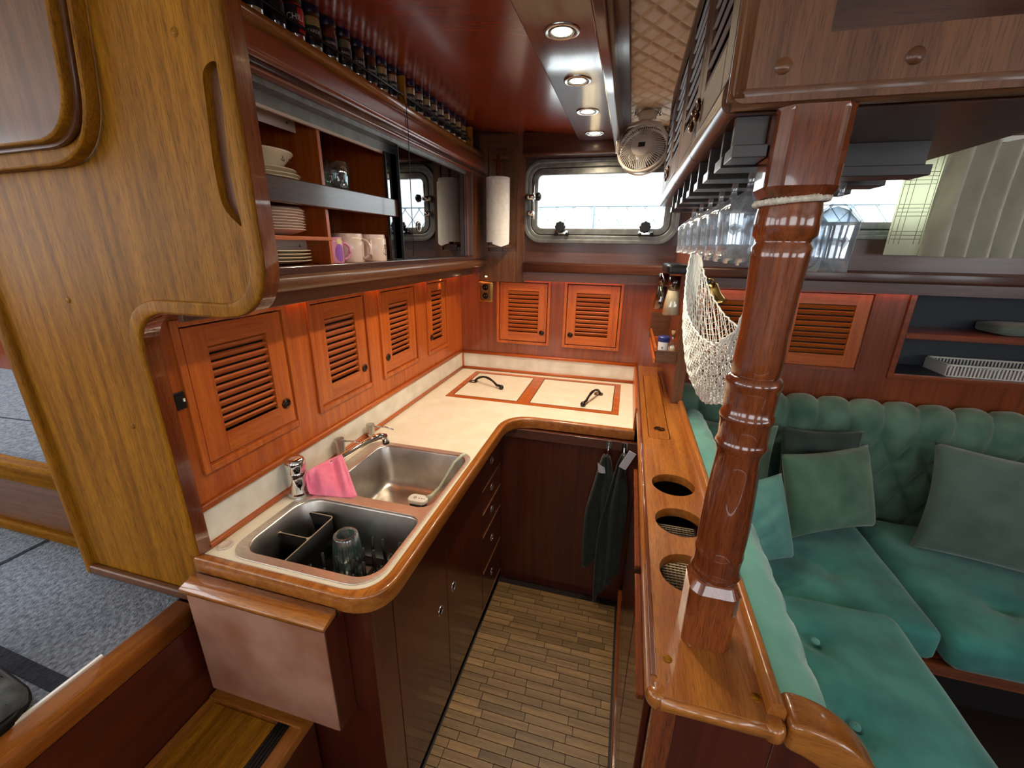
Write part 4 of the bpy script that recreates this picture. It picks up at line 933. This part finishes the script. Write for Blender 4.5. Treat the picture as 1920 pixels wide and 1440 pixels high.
for k in range(4):
    a = k*math.pi/2; bl.grid(lambda u, v, a=a: Vector(((.016+.066*u)*math.cos(a+(v-.5)*(.9-.3*u)), (.016+.066*u)*math.sin(a+(v-.5)*(.9-.3*u)), -.008+.014*(v-.5))), 6, 5)
P('blades', tf(bl, Mf), 'alu', fn)  # darker grey than the guard, interior shade put into their colour
P('motor', tf(MB().lathe([(.030, -.05), (.034, -.045), (.034, -.012), (.020, -.010)], (0, 0, 0), 24), Mf), 'fan', fn, angle=40)
P('back_ribs', tf(MB().torus((0, 0, -.045), .06, .002, 'z', 32, 6), Mf), 'fan', fn)
P('yoke', MB().tube([(-.092, 1.945, 1.950), (-.092, 1.95, 1.995), (-.060, 1.955, 2.045), (.0, 1.957, 2.060), (.060, 1.955, 2.050), (.097, 1.945, 1.995), (.100, 1.94, 1.965)], .008, 10), 'fan', fn)
P('clamp', MB().rbox((.012, 1.965, 2.082), (.070, .05, .036), .014, 5), 'fan', fn)
P('clamp_bolt', MB().cyl((-.030, 1.945, 2.075), (-.030, 1.945, 2.100), .008, 12).cyl((.054, 1.945, 2.075), (.054, 1.945, 2.100), .008, 12), 'chrome', fn)

# ================================================================== DIVIDER (peninsula)
dv = T('divider_cabinet', 'long wooden divider between galley and sofa with round cup holes', 'cabinet', (.18, 1.4, 0))
holes = [circ(.172, 1.085, .0555), circ(.172, .915, .0555), circ(.172, .745, .0555), rrect(.118, .190, 1.378, 2.135, [.004, .004, .014, .014], 5)]
P('top_board', plate([(.092, .478), (.262, .478), (.262, 2.322), (.092, 2.322)], holes, .952, .975, 'z', 0), 'teak_y', dv, angle=30)
P('edge_nosing', MB().tube([(.0935, .488, .9645), (.0935, 2.322, .9645)], .0115, 12), 'teak_y', dv)
P('end_nosing', MB().tube([(.104, .4795, .9620), (.248, .4795, .9620)], .0115, 12), 'teak_x', dv)
P('corner_block', MB().lathe([(.011, -.014), (.0155, -.010), (.0160, .002), (.0145, .010), (.009, .0135)], (.100, .488, .962), 18), 'teak_z', dv, angle=50)
P('corner_block', MB().lathe([(.011, -.014), (.0155, -.010), (.0160, .002), (.0145, .010), (.009, .0135)], (.252, .484, .962), 18), 'teak_z', dv, angle=50)
P('fiddle', plate(smooth_poly([(.245, .975, 0), (.246, .990, .004), (.252, .998, .006), (.262, .998, .006), (.268, .986, .004), (.268, .955, 0), (.262, .955, 0), (.262, .975, 0)], 4), [], .492, 1.735, 'y'), 'teak_y', dv, angle=30, label='raised fiddle rail along the sofa side')
P('edge_bead', plate(rrect(.090, .099, .972, .979, .003), [], .505, 2.30, 'y'), 'post_y', dv)
ph = P('flush_hatch', plate(rrect(.1205, .1875, 1.3805, 2.1325, [.004, .004, .013, .013], 5), [circ(.158, 1.462, .0165, 20)], .955, .9752, 'z', .0008), 'teak_y', dv, label='long flush lid with a finger ring')
P('gap_liner', plate(rrect(.1175, .1905, 1.3775, 2.1355, [.004, .004, .014, .014], 5), [], .945, .953, 'z'), 'caulk', dv)
P('finger_ring', MB().torus((.158, 1.462, .9755), .0175, .0022, 'z', 24, 8), 'bronze', ph)
P('recess', MB().cyl((.158, 1.462, .955), (.158, 1.462, .968), .0164, 20), 'bronze', ph)
for (x, y) in ((.117, .540), (.236, .512)): P('wood_plug', MB().cyl((x, y, .9748), (x, y, .9757), .0072, 18), 'gold_x', dv)
P('galley_panel', MB().box(.110, .122, .505, 1.62, .0, .951), 'maroon_z', dv)
P('sofa_panel', MB().box(.250, .262, .505, 2.322, .0, .951), 'maroon_z', dv)
P('near_panel', MB().box(.104, .262, .492, .504, .0, .950), 'maroon_z', dv)
P('corner_stile', MB().box(.098, .132, .486, .506, .0, .949), 'post_z', dv, bevel=.004)
P('inner_floor', MB().box(.123, .249, .63, 1.35, .780, .786), 'brown_y', dv)
P('inner_wall', MB().box(.123, .249, 1.175, 1.181, .787, .951), 'dark', dv)
msh = MB()
for i in range(13): x = .124+i*.0085; msh.box(x, x+.0030, .64, 1.02, .884, .886)
for i in range(44): y = .64+i*.0088; msh.box(.124, .212+.016, y, y+.0030, .8862, .8882)
P('mesh_insert', msh, 'mesh', dv, kind='stuff', label='woven metal mesh tray under two cup holes')
P('mesh_frame', MB().box(.2285, .232, .64, 1.02, .84, .89), 'brown_y', dv)
for (a, b, z0, z1) in ((.905, 1.41, .30, .835), (.575, .885, .30, .835)):
    d = P('door', MB().box(.098, .1095, a, b, z0, z1), 'maroon_z', dv, bevel=.002)
    P('top_lip', MB().box(.084, .098, a+.003, b-.003, z1-.014, z1-.001), 'post_y', d, bevel=.003)
    ring_pull(d, (.0975, b-.06 if a < .9 else a+.14, .755), 'x', .013)
P('base_drawer', MB().box(.098, .1095, .575, 1.41, .11, .29), 'maroon_y', dv, bevel=.002)
P('base_rail', MB().box(.090, .1095, .30, 1.60, .085, .108), 'post_y', dv, bevel=.004)
P('skirting', MB().box(.100, .1095, .30, 1.60, .004, .084), 'brown_y', dv)
P('end_board', MB().box(.100, .122, .30, .485, .0, .40), 'post_z', dv, bevel=.003)
# curved sofa arm
arm_t = [(.2695, .985), (.300, .984), (.335, .972), (.368, .948), (.395, .915), (.415, .870), (.430, .80), (.440, .70)]
arm_b = [(.390, .70), (.380, .79), (.366, .845), (.345, .885), (.318, .915), (.290, .930), (.2695, .935)]
sa = T('sofa_arm', 'curved varnished wooden arm board at the end of the sofa', 'arm', (.34, .49, .0))
P('arm_board', plate(smooth_poly([(x, z, .02) for x, z in arm_t+arm_b], 4), [], .476, .530, 'y', .008, 3), 'teak_x', sa, angle=30)
P('end_panel', plate([(.264, 0), (.412, 0), (.412, .72), (.385, .80), (.352, .87), (.310, .915), (.264, .93)], [], .492, .510, 'y'), 'maroon_z', sa)

# turned post
tp = T('turned_post', 'turned varnished wooden post standing on the divider', 'post', (.178, .610, .975))
def oct_(h, c): return [(h-c, h), (-(h-c), h), (-h, h-c), (-h, -(h-c)), (-(h-c), -h), (h-c, -h), (h, -(h-c)), (h, h-c)]
def block(z0, z1, h, c, name, taper=0):
    mb = MB(); n = 8; loops = []
    for (s, z) in ((.80, z0-.006 if taper < 0 else z0), (1, z0+(.008 if taper < 0 else 0)), (1, z1-(.010 if taper > 0 else 0)), (.78 if taper > 0 else 1, z1+(.008 if taper > 0 else 0))):
        if z == z0 and s < 1: s = 1
        loops.append([(.178+a*s, .610+b*s, z) for a, b in oct_(h, c)])
    vs = [p for l in loops for p in l]; fs = [tuple(range(n))[::-1], tuple(3*n+i for i in range(n))]
    for j in range(3):
        for i in range(n): k = (i+1) % n; fs.append((j*n+i, j*n+k, (j+1)*n+k, (j+1)*n+i))
    mb._add(vs, fs); return P(name, mb, 'post_z', tp, bevel=.004)
block(.9752, 1.090, .0370, .012, 'base_block', 1)
block(1.650, 1.736, .0380, .013, 'top_block', -1)
prof = [(.028, 1.096), (.034, 1.100), (.0365, 1.106), (.034, 1.112), (.0335, 1.120), (.0345, 1.140), (.0350, 1.143), (.0335, 1.147), (.0345, 1.170), (.0345, 1.20), (.0325, 1.25), (.0300, 1.29), (.0290, 1.312), (.031, 1.318), (.0325, 1.322), (.0345, 1.327), (.0330, 1.332), (.0318, 1.336),
        (.0325, 1.350), (.0325, 1.360), (.0345, 1.366), (.0352, 1.369), (.0338, 1.374), (.0318, 1.377), (.0330, 1.390), (.0330, 1.405), (.0335, 1.412), (.0352, 1.417), (.0350, 1.421), (.0330, 1.427), (.0285, 1.429), (.0300, 1.433), (.0300, 1.45), (.0285, 1.49), (.0295, 1.53), (.0320, 1.58), (.0335, 1.592), (.0300, 1.597), (.0300, 1.601), (.0345, 1.606), (.0350, 1.62), (.0345, 1.632), (.0330, 1.642)]
mb_ = MB().lathe([(r_, z-1.09) for r_, z in prof], (.178, .610, 1.09), 40)
P('turned_shaft', mb_, 'post_z', tp, angle=55)
rp = MB(); 
for k in range(2):
    rp.tube([(.178+.0365*math.cos(a)+.0015*math.cos(a*26+k*3.14), .610+.0365*math.sin(a), 1.6445+.0015*math.sin(a*26+k*3.14)+.003*math.cos(a)) for a in [2*math.pi*i/110 for i in range(110)]], .0030, 6, closed=True)
P('rope', rp, 'rope', None, label='white rope lashing tied round the post below its square top', cat='rope')

# column board at the far end of the divider
cb_ = T('support_board', 'narrow wooden upright on the far part of the divider, carrying the bell', 'post', (.24, 1.77, .975))
P('board', MB().box(.219, .262, 1.752, 1.785, .9752, 1.734), 'brown_z', cb_, bevel=.002)
P('side_board', MB().box(.219, .231, 1.785, 2.28, .9752, 1.60), 'red_z', cb_)
# bell
be = T('bell', 'small brass bell hanging on the upright behind the net', 'bell', (.285, 1.60, 1.39))
Mb = Matrix.Translation((.298, 1.69, 1.452)) @ Matrix.Rotation(R(-20), 4, 'Y')
P('bell_cup', tf(MB().lathe([(.036, -.055), (.0385, -.052), (.032, -.040), (.025, -.022), (.022, 0), (.020, .012), (.012, .020), (.0001, .022)], (0, 0, 0), 28), Mb), 'brass', be)
P('bracket', MB().rbox((.268, 1.70, 1.475), (.045, .03, .028), .01, 4).cyl((.262, 1.70, 1.485), (.262, 1.745, 1.485), .006, 8), 'black', be)
P('crown', tf(MB().torus((0, 0, .028), .009, .003, 'y', 16, 6), Mb), 'brass', be)
# dispensers
def dispenser(x, y, lab, fill, m2):
    t = T('spice_dispenser', lab, 'dispenser', (x, y, 1.33), 'wall dispensers beside the net')
    P('bottle', MB().lathe([(.036, 0), (.037, .004), (.030, .055), (.024, .10), (.020, .125), (.020, .150)], (x, y, 1.335), 24), 'bottle', t, angle=50)
    P('filling', MB().lathe([(.033, .003), (.028, .055), (.022, .095)], (x, y, 1.335), 20), fill, t)
    P('neck', MB().lathe([(.022, .100), (.022, .150)], (x, y, 1.335), 20), m2, t)
dispenser(.178, 1.80, 'near white-filled glass dispenser hanging left of the net', 'white', 'amber')
dispenser(.150, 1.98, 'far glass dispenser with red contents, mostly hidden', 'amber', 'amber')
P('dispenser_bracket', MB().rbox((.180, 1.87, 1.512), (.085, .30, .035), .008, 4), 'black', None, label='black bracket holding the two glass dispensers', cat='bracket')
# salt rack
rk2 = T('condiment_rack', 'small wooden rack with salt and a bottle in the corner beside the net', 'rack', (.17, 1.98, 1.14))
P('bottom', MB().box(.142, .218, 1.762, 2.20, 1.150, 1.160), 'brown_y', rk2)
P('front_board', MB().box(.138, .218, 1.752, 1.762, 1.145, 1.195), 'brown_x', rk2, bevel=.001)
P('end_board', MB().box(.128, .218, 2.20, 2.21, 1.145, 1.285), 'brown_x', rk2, bevel=.001)
P('lower_rail', MB().box(.130, .137, 1.752, 2.20, 1.142, 1.160), 'locker_y', rk2, bevel=.001)
P('upper_rail', MB().box(.130, .139, 1.752, 2.20, 1.190, 1.206), 'locker_y', rk2, bevel=.001)
P('cross_bar', MB().box(.139, .218, 1.98, 1.99, 1.190, 1.206), 'locker_x', rk2, bevel=.001)
sl_ = T('salt_tub', 'white and blue salt tub with a dark blue lid in the small rack', 'salt tub', (.168, 1.80, 1.16))
P('tub', MB().lathe([(.019, 0), (.019, .062)], (.164, 1.800, 1.1605), 20), 'saltwhite', sl_, angle=40)
P('lid', MB().lathe([(.023, 0), (.024, .003), (.024, .018), (.020, .022), (.0001, .022)], (.166, 1.805, 1.2230), 20), 'saltblue', sl_, angle=40)
P('print', MB().box(.150, .160, 1.7800, 1.7812, 1.178, 1.184).box(.158, .163, 1.7800, 1.7812, 1.198, 1.204), 'saltblue', sl_)
bo = T('corked_bottle', 'small glass bottle with a cork in the rack, next to the net', 'bottle', (.20, 1.80, 1.16))
P('glass', MB().lathe([(.016, 0), (.017, .003), (.017, .055), (.008, .075), (.008, .095)], (.199, 1.795, 1.1605), 18), 'bottle', bo, angle=50)
P('filling', MB().lathe([(.014, .003), (.014, .045)], (.199, 1.795, 1.1605), 12), 'bracket', bo)
P('cork', MB().lathe([(.0075, 0), (.0085, .022)], (.199, 1.795, 1.2500), 12), 'cork', bo)

# net hammock ----------------------------------------------------------
NB = [(.196, 1.50, 1.62), (.200, 1.475, 1.42), (.215, 1.43, 1.27), (.232, 1.32, 1.195), (.242, 1.18, 1.185), (.242, 1.03, 1.24), (.232, .88, 1.35), (.214, .75, 1.48), (.196, .672, 1.60), (.188, .655, 1.642)]
NR = [(.196, 1.50, 1.62), (.200, 1.470, 1.53), (.210, 1.42, 1.46), (.225, 1.33, 1.41), (.235, 1.20, 1.392), (.238, 1.06, 1.388), (.234, .92, 1.402), (.220, .79, 1.455), (.199, .682, 1.575), (.188, .655, 1.642)]
NW = [.006, .022, .036, .050, .058, .058, .050, .032, .014, .004]
def netp(t, s):
    b_ = lerp(NB, t); r_ = lerp(NR, t); k = t*9; i = min(int(k), 8); w = NW[i]*(1-k+i)+NW[i+1]*(k-i); a_ = abs(s)
    p = b_.lerp(r_, a_**1.9); p.x += w*math.sin(s*math.pi/2)
    j = .0018
    return p+Vector((j*math.sin(t*211+s*57), j*math.sin(t*173+s*91), j*math.cos(t*151+s*39)))
nt_ = MB(); NA, NT = 34, 88
for i in range(NA+1):
    for sgn in (1, -1):
        pts = []
        for k in range(NT+1):
            t = k/NT; s = -1+2*i/NA + sgn*(1/NA)*(1 if k % 2 else 0); pts.append(netp(t, max(-1, min(1, s))))
        nt_.tube(pts, .00125, 4)
for e in (-1, 1): nt_.tube([netp(k/90, e) for k in range(91)], .0024, 6)
nh = T('net_hammock', 'white string net hammock slung from the upright to the turned post', 'net', (.22, 1.2, 1.2))
P('mesh', nt_, 'net', nh, kind='stuff')
P('end_cord', MB().tube([(.200, 1.52, 1.735), (.200, 1.52, 1.69)], .004, 6).tube([(.186, .652, 1.638), (.180, .645, 1.645)], .004, 6), 'rope', nh)

# ================================================================== UPPER RIGHT CABINET
rc = T('hanging_cabinet', 'large dark hanging cabinet with louvered doors above the divider', 'cabinet', (.28, 1.15, 1.735))
P('near_board', plate(smooth_poly([(.090, 1.740, .015), (.466, 1.740, 0), (.466, 2.2, 0), (.090, 2.2, 0)], 5), [[(.172, 1.798), (.440, 1.798), (.440, 2.10), (.172, 2.10)]], .575, .602, 'y', .0), 'brown_z', rc)
P('near_lip', MB().tube([(.094, .588, 1.750), (.466, .588, 1.750)], .014, 12), 'brown_x', rc, label='rounded lower lip')
P('corner_post', MB().tube([(.0975, .5845, 1.745), (.0975, .5845, 2.2)], .011, 14), 'brown_z', rc, label='rounded vertical corner')
for px_ in (.135, .250): P('wood_plug', MB().cyl((px_, .5742, 1.772), (px_, .5753, 1.772), .008, 16), 'brown_x', rc)
nc = MB().box(.172, .176, .602, .72, 1.798, 2.10).box(.436, .440, .602, .72, 1.798, 2.10).box(.172, .44, .602, .72, 1.794, 1.798).box(.172, .44, .718, .722, 1.794, 2.10)
P('niche', nc, 'dark_x', rc, label='dark open niche')
P('bottom', MB().box(.100, .466, .602, 1.80, 1.736, 1.750), 'dark_y', rc)
P('far_end', MB().box(.092, .466, 1.785, 1.80, 1.750, 2.15), 'red_z', rc)
P('sofa_side', MB().box(.454, .466, .602, 1.785, 1.750, 2.15), 'red_z', rc)
SEG = [(.602, .884), (.886, 1.193), (1.195, 1.500), (1.502, 1.798)]
for a, b in SEG: P('bottom_rail', plate(rrect(.084, .112, 1.7365, 1.772, [.006, .012, .013, .004], 4), [], a+.0008, b-.0008, 'y'), 'brown_y', rc, angle=30)
P('top_rail', MB().box(.090, .104, .602, 1.80, 2.078, 2.115), 'dark_y', rc, bevel=.001)
for i, (a, b) in enumerate(SEG):
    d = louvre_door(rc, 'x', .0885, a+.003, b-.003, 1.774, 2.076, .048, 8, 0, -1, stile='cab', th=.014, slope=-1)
    yk = (b-.035) if i % 2 == 0 else (a+.030)
    P('ring_handle', MB().torus((.083, yk, 1.806), .014, .0035, 'x', 20, 8), 'bronze', d)
# glass rack
gr = T('glass_rack', 'row of dark T-shaped rails under the hanging cabinet holding stemware', 'glass rack', (.25, 1.0, 1.69))
RY = [.615, .682, .785, .896, 1.012, 1.136, 1.268, 1.412]
for y in RY:
    xe = .1385 if y < .65 else (.205 if y < .7 else .385)
    rr = P('rail', MB().box(.104, xe, y-.005, y+.005, 1.704, 1.7355), 'rackdark', gr)
    P('flange', MB().box(.102, xe, y-.024, y+.024, 1.690, 1.7035), 'rackdark', rr, bevel=.001)
gprof = [(.0001, 0), (.030, -.001), (.031, -.0025), (.012, -.006), (.005, -.012), (.0042, -.030), (.0060, -.040), (.018, -.050), (.0355, -.068), (.0362, -.075), (.0340, -.095), (.0325, -.118), (.0335, -.140), (.0325, -.140), (.0315, -.118), (.0325, -.095), (.0345, -.075), (.034, -.070), (.016, -.052), (.0001, -.046)]
def glass(c, lab, sc=1.0, sh=0):
    pr = [(r_*1.0, h*sc) for r_, h in gprof]
    return P('wine_glass', MB().lathe([(r_, h+.14*sc) for r_, h in pr], (c[0], c[1], c[2]-.14*sc), 28, caps=False), 'wine', None, label=lab, cat='wine glass', group='wine glasses hanging in the rack')
gy = [(RY[i]+RY[i+1])/2 for i in range(7)]
colx = [(.158, .93, 'galley-side column'), (.236, 1.06, 'middle column'), (.314, 1.08, 'sofa-side column')]
on = ['first', 'second', 'third', 'fourth', 'fifth', 'sixth', 'seventh']
for ci, (x, sc, cn) in enumerate(colx):
    src = None
    for k in range(1, 7):
        y = gy[k]; z = 1.7075
        if (ci == 2 and k > 3) or (ci > 0 and k < 2): continue
        lab = 'hanging wine glass, %s from the post in the %s of the rack' % (on[k-1], cn)
        if src is None: src = glass((x, y, z), lab, sc); s0 = (x, y, z)
        else:
            o = src.copy(); COL.objects.link(o); o.location = src.location+Vector((0, y-s0[1], 0)); o['label'] = lab

# ================================================================== SOFA
sf = T('corner_sofa', 'L-shaped teal and green tufted corner sofa with a wooden plinth', 'sofa', (1.0, 1.4, 0))
def crease(p, c, ang, L_, dep, w=.012):
    d = Vector((math.cos(ang), math.sin(ang), 0)); q = Vector((p.x-c[0], p.y-c[1], 0)); s = q.dot(d); t = q.cross(d).z
    if s < 0 or s > L_: return 0
    return dep*math.exp(-(t/w)**2)*(1-s/L_)**1.2
def seatfn(cx, cy, zt, buttons, creases, crown=.02):
    def f(p, q):
        g = Vector((p.x, p.y, p.z)); X = cx+p.x; Y = cy+p.y
        if q.z > .05:
            h = crown*(1-q.x**2)*(1-q.y**2)
            for (bx, by) in buttons: h -= .028*math.exp(-((X-bx)**2+(Y-by)**2)/.0026)
            for c in creases: h -= crease(Vector((X, Y, 0)), *c)
            h += .0025*math.sin(X*23+Y*9)*math.sin(Y*17)
            g.z += h*min(1, q.z*1.2)
        return g
    return f
bt1 = [(.69, 1.24), (.58, 1.10), (.69, .98), (.58, .80), (.70, .66)]
cr = []
for (bx, by) in bt1:
    for a, l, d_ in ((80, .20, .012), (120, .18, .010), (30, .12, .006), (-70, .22, .012), (-120, .16, .008), (200, .1, .007)): cr.append(((bx, by), R(a), l, d_))
c1 = (.655, 1.0, .33)
P('seat_cushion', MB().rbox(c1, (.72, .92, .13), .050, 44, fn=seatfn(c1[0], c1[1], 0, bt1, cr, .028)), 'teal', sf, label='long near teal seat cushion with buttons')
for (bx, by) in bt1:
    P('button', MB().lathe([(.004, -.004), (.013, 0), (.012, .005), (.006, .008), (.0001, .009)], (bx, by, .3985), 16), 'teallight', sf)
c2 = (.745, 1.80, .275)
cr2 = [((.85, 1.72), R(a), .18, .008) for a in (20, 140, 250)]
P('seat_cushion', MB().rbox(c2, (.86, .70, .13), .030, 28, fn=seatfn(c2[0], c2[1], 0, [(.92, 1.70)], cr2, .014)), 'teal', sf, label='corner seat cushion')
c3 = (1.90, 1.79, .280)
cr3 = [((1.45, 1.65), R(a), .16, .012) for a in (0, 200, 320, 100)]
P('seat_cushion', MB().rbox(c3, (1.42, .74, .14), .045, 32, fn=seatfn(c3[0], c3[1], 0, [(1.45, 1.65), (1.85, 1.65)], cr3, .02)), 'teal', sf, label='right seat cushion')
P('plinth_rail', MB().box(.98, 2.62, 1.452, 1.480, .158, .208), 'post_x', sf, bevel=.004)
P('plinth', MB().box(1.0, 2.62, 1.50, 1.515, .0, .17), 'dark', sf)
P('plinth', MB().box(.965, .98, .52, 1.50, .0, .262), 'red_y', sf)
P('seat_board', MB().box(.27, 1.0, .53, 1.5, .245, .262), 'red_y', sf)
P('seat_board', MB().box(.27, 2.62, 1.49, 2.30, .190, .208), 'red_y', sf)
# tufted back along the hull
def back(x0, x1, y0, zt, nch, flip=False):
    prof = [(0, .30), (.0, .45), (.004, .62), (.010, .76), (.022, .84), (.050, .875), (.085, .875), (.105, .84), (.108, .70)]
    pr = [Vector((a, b)) for a, b in prof]
    lens = [0]
    for i in range(1, len(pr)): lens.append(lens[-1]+(pr[i]-pr[i-1]).length)
    def at(v):
        s = v*lens[-1]; i = 1
        while i < len(lens)-1 and lens[i] < s: i += 1
        f = (s-lens[i-1])/(lens[i]-lens[i-1]); return pr[i-1]*(1-f)+pr[i]*f
    cw = (x1-x0)/nch
    def f(u, v):
        p = at(v); e = at(min(1, v+.01))-at(max(0, v-.01)); e.normalize(); nrm = Vector((-e.y, e.x)) if True else None
        x = x0+(x1-x0)*u; k = (x-x0)/cw; z = p.y
        if v > .62 or z > .745:                       # upper channels
            d = abs(k-round(k))*cw
            h = .034*(1-math.exp(-(d/.020)))
            bz = abs(z-.745)
            if v < .75: h *= (1-.75*math.exp(-(bz/.03)**2)*math.exp(-(d/.05)**2)); h = h*(.75+.25*min(1, bz/.05))
        else:                                           # diamond tufting below
            rowh = .125; a = k+(z-.745)/rowh*.5; b = k-(z-.745)/rowh*.5
            da = abs(a-round(a))*cw*.8; db_ = abs(b-round(b))*cw*.8; d = min(da, db_)
            h = .030*(1-math.exp(-(d/.018)))
        nx = Vector((0, nrm.x, nrm.y))
        sgn = -1
        return Vector((x, y0+p.x, z))+Vector((0, -abs(nx.y) if v < .72 else nx.y*1, nx.z))*h*1.0+Vector((0, 0, (zt-.875)*v))
    return f
P('back_cushion', MB().grid(back(.275, 2.60, 2.20, .885, 17), 17*14, 60), 'tuft', sf, label='deep-buttoned green back cushion along the wall')
# back cushion against the divider
def sidefn(p, q):
    g = Vector(p); Y = 1.17+p.y; z = p.z
    if q.x > 0:
        g.x += .012*(1-q.y**2)
        d = ((Y*1.0+z*.9) / .105); d = abs(d-round(d))*.105
        g.x -= .009*math.exp(-(d/.012)**2)
    if q.z > .2: 
        d = ((Y+z*.9)/.105); d = abs(d-round(d))*.105; g.z -= .006*math.exp(-(d/.012)**2)
    g.x += -.028*(z/.26)
    return g
P('back_cushion', MB().rbox((.350, 1.215, .665), (.105, 1.40, .50), .045, 40, fn=sidefn), 'teallight', sf, label='pale teal back cushion along the divider')
# pillows
def pillow(name, lab, m_, bl, bdir, w, h, lean, t=.07, tilt=0, grp='loose pillows on the sofa'):
    bd = Vector(bdir).normalized(); up = Vector((0, 0, 1)); nrm = bd.cross(up).normalized()  # towards viewer
    u2 = (up*math.cos(lean)-nrm*math.sin(lean)).normalized(); n2 = bd.cross(u2).normalized()
    if tilt: 
        Rm = Matrix.Rotation(tilt, 3, n2); bd = Rm @ bd; u2 = Rm @ u2
    o = Vector(bl)+bd*w/2+u2*h/2; mb = MB()
    def f(sg):
        def g(u, v):
            a = 2*u-1; b = 2*v-1
            k = ((1-a*a)*(1-b*b)); th = t*max(0, k)**.42
            wr = .004*math.sin(a*9+b*4)*k+.003*math.sin(a*4-b*13+1)*k+.006*math.exp(-((a*.8+b)/.1)**2)*k*(a+1)*.3
            x = a*w/2*(1-.07*(1-b*b)); y = b*h/2*(1-.08*(1-a*a))
            return o+bd*x+u2*y+n2*sg*(th+wr)
        return g
    mb.grid(f(1), 30, 30).grid(f(-1), 30, 30); bmesh.ops.remove_doubles(mb.bm, verts=mb.bm.verts[:], dist=1e-4)
    return P(name, mb, m_, None, label=lab, cat='pillow', group=grp)
pillow('pillow', 'small light teal pillow leaning by the turned post', 'teallight', (.455, 1.46, .405), (.80, .50, 0), .36, .34, R(24), .055)
pillow('pillow', 'plain green pillow right behind the small teal pillow', 'green', (.80, 1.83, .365), (.44, .20, 0), .46, .38, R(20), .075, R(2))
pillow('pillow', 'dark green pillow half hidden behind the plain green one', 'deepgreen', (.80, 2.065, .37), (1, .02, 0), .34, .42, R(8), .038, R(3))
pillow('pillow', 'large grey-green pillow at the right edge of the photo', 'greygreen', (1.30, 1.93, .365), (.90, -.20, 0), .64, .47, R(18), .09, R(-2))
pillow('pillow', 'green pillow standing against the divider backrest, left of the post', 'tuft', (.40, 2.02, .36), (.55, .03, 0), .36, .44, R(8), .06)

# curtain
ct_ = T('curtain', 'greyish white curtain with sheer patterned edge at the saloon window', 'curtain', (1.3, 2.25, 1.57))
def cur(x0, x1, y_, amp, n, zb, zt, ph=0, flare=.0):
    def f(u, v):
        x = x0+(x1-x0)*u+flare*(1-v)*(u-.5)
        return Vector((x-.0*(1-v), y_+amp*math.sin(u*n*2*math.pi+ph+.5*math.sin(v*3))*(1-.25*v), zb+(zt-zb)*v))
    return f
noisy(mat('curtainfab', (214, 210, 196), .95), (208, 204, 188), (220, 216, 202), 12, 3, bump=.2, dist=.001, bscale=300)
P('sheer', MB().grid(cur(1.045, 1.20, 2.235, .006, 1.2, 1.575, 1.99), 24, 30), 'sheerfab', ct_, label='sheer patterned strip')
P('drape', MB().grid(cur(1.165, 1.50, 2.200, .045, 4.6, 1.572, 1.99, .6), 120, 20), 'curtainfab', ct_, label='grey folded drape')
P('sheer', MB().grid(cur(1.505, 1.66, 2.235, .006, 1.2, 1.575, 1.99), 24, 30), 'sheerfab', ct_, label='second sheer strip')
P('drape', MB().grid(cur(1.64, 2.3, 2.222, .03, 7, 1.572, 1.99), 120, 20), 'curtainfab', ct_)
for x0 in (1.050, 1.508):
    lt = MB()
    for zz in (1.64, 1.655, 1.67, 1.73, 1.745, 1.76, 1.775, 1.85, 1.865, 1.88, 1.895, 1.95): lt.tube([(x0, 2.229, zz), (x0+.11, 2.229, zz)], .0011, 4)
    for xx in (.0, .018, .036, .088, .108): lt.tube([(x0+xx, 2.229, 1.62), (x0+xx, 2.229, 1.98)], .0011, 4)
    P('lattice_print', lt, 'mesh', ct_, label='fine lattice pattern', kind='stuff')
P('curtain_track', MB().box(.62, 2.6, 2.228, 2.245, 1.995, 2.012), 'white', ct_)

# ================================================================== LED STRIPS AND SPOTS
ls = T('led_strip', 'warm light strip hidden under the wall cabinet', 'light strip', (-.90, 1.5, 1.45), 'warm strip lights')
P('strip', MB().box(-.934, -.925, .82, 2.28, 1.4385, 1.4425), 'led', ls)
l2 = T('led_strip', 'warm light strip hidden under the ledge of the saloon wall', 'light strip', (1.6, 2.31, 1.43), 'warm strip lights')
P('strip', MB().box(.24, 3.0, 2.306, 2.314, 1.424, 1.428), 'led', l2)
l3 = T('led_strip', 'warm light strip hidden under the ledge of the galley window wall', 'light strip', (-.3, 2.31, 1.43), 'warm strip lights')
P('strip', MB().box(-.54, -.02, 2.306, 2.314, 1.4245, 1.426), 'led', l3)
for (x, y, lab) in ((-.928, 2.03, 'tiny spot over the narrow locker door'), (-.77, 2.300, 'tiny spot over the double socket')):
    t = T('mini_spot', lab, 'spotlight', (x, y, 1.40), 'tiny warm spots')
    P('lens', MB().cyl((x, y, 1.425), (x, y, 1.4205), .006, 12), 'bulb', t)
    lamp('mini_spot_lamp', 'SPOT', (x, y, 1.418), .5, (1, .62, .3), .004, spot_size=R(55), spot_blend=.3)
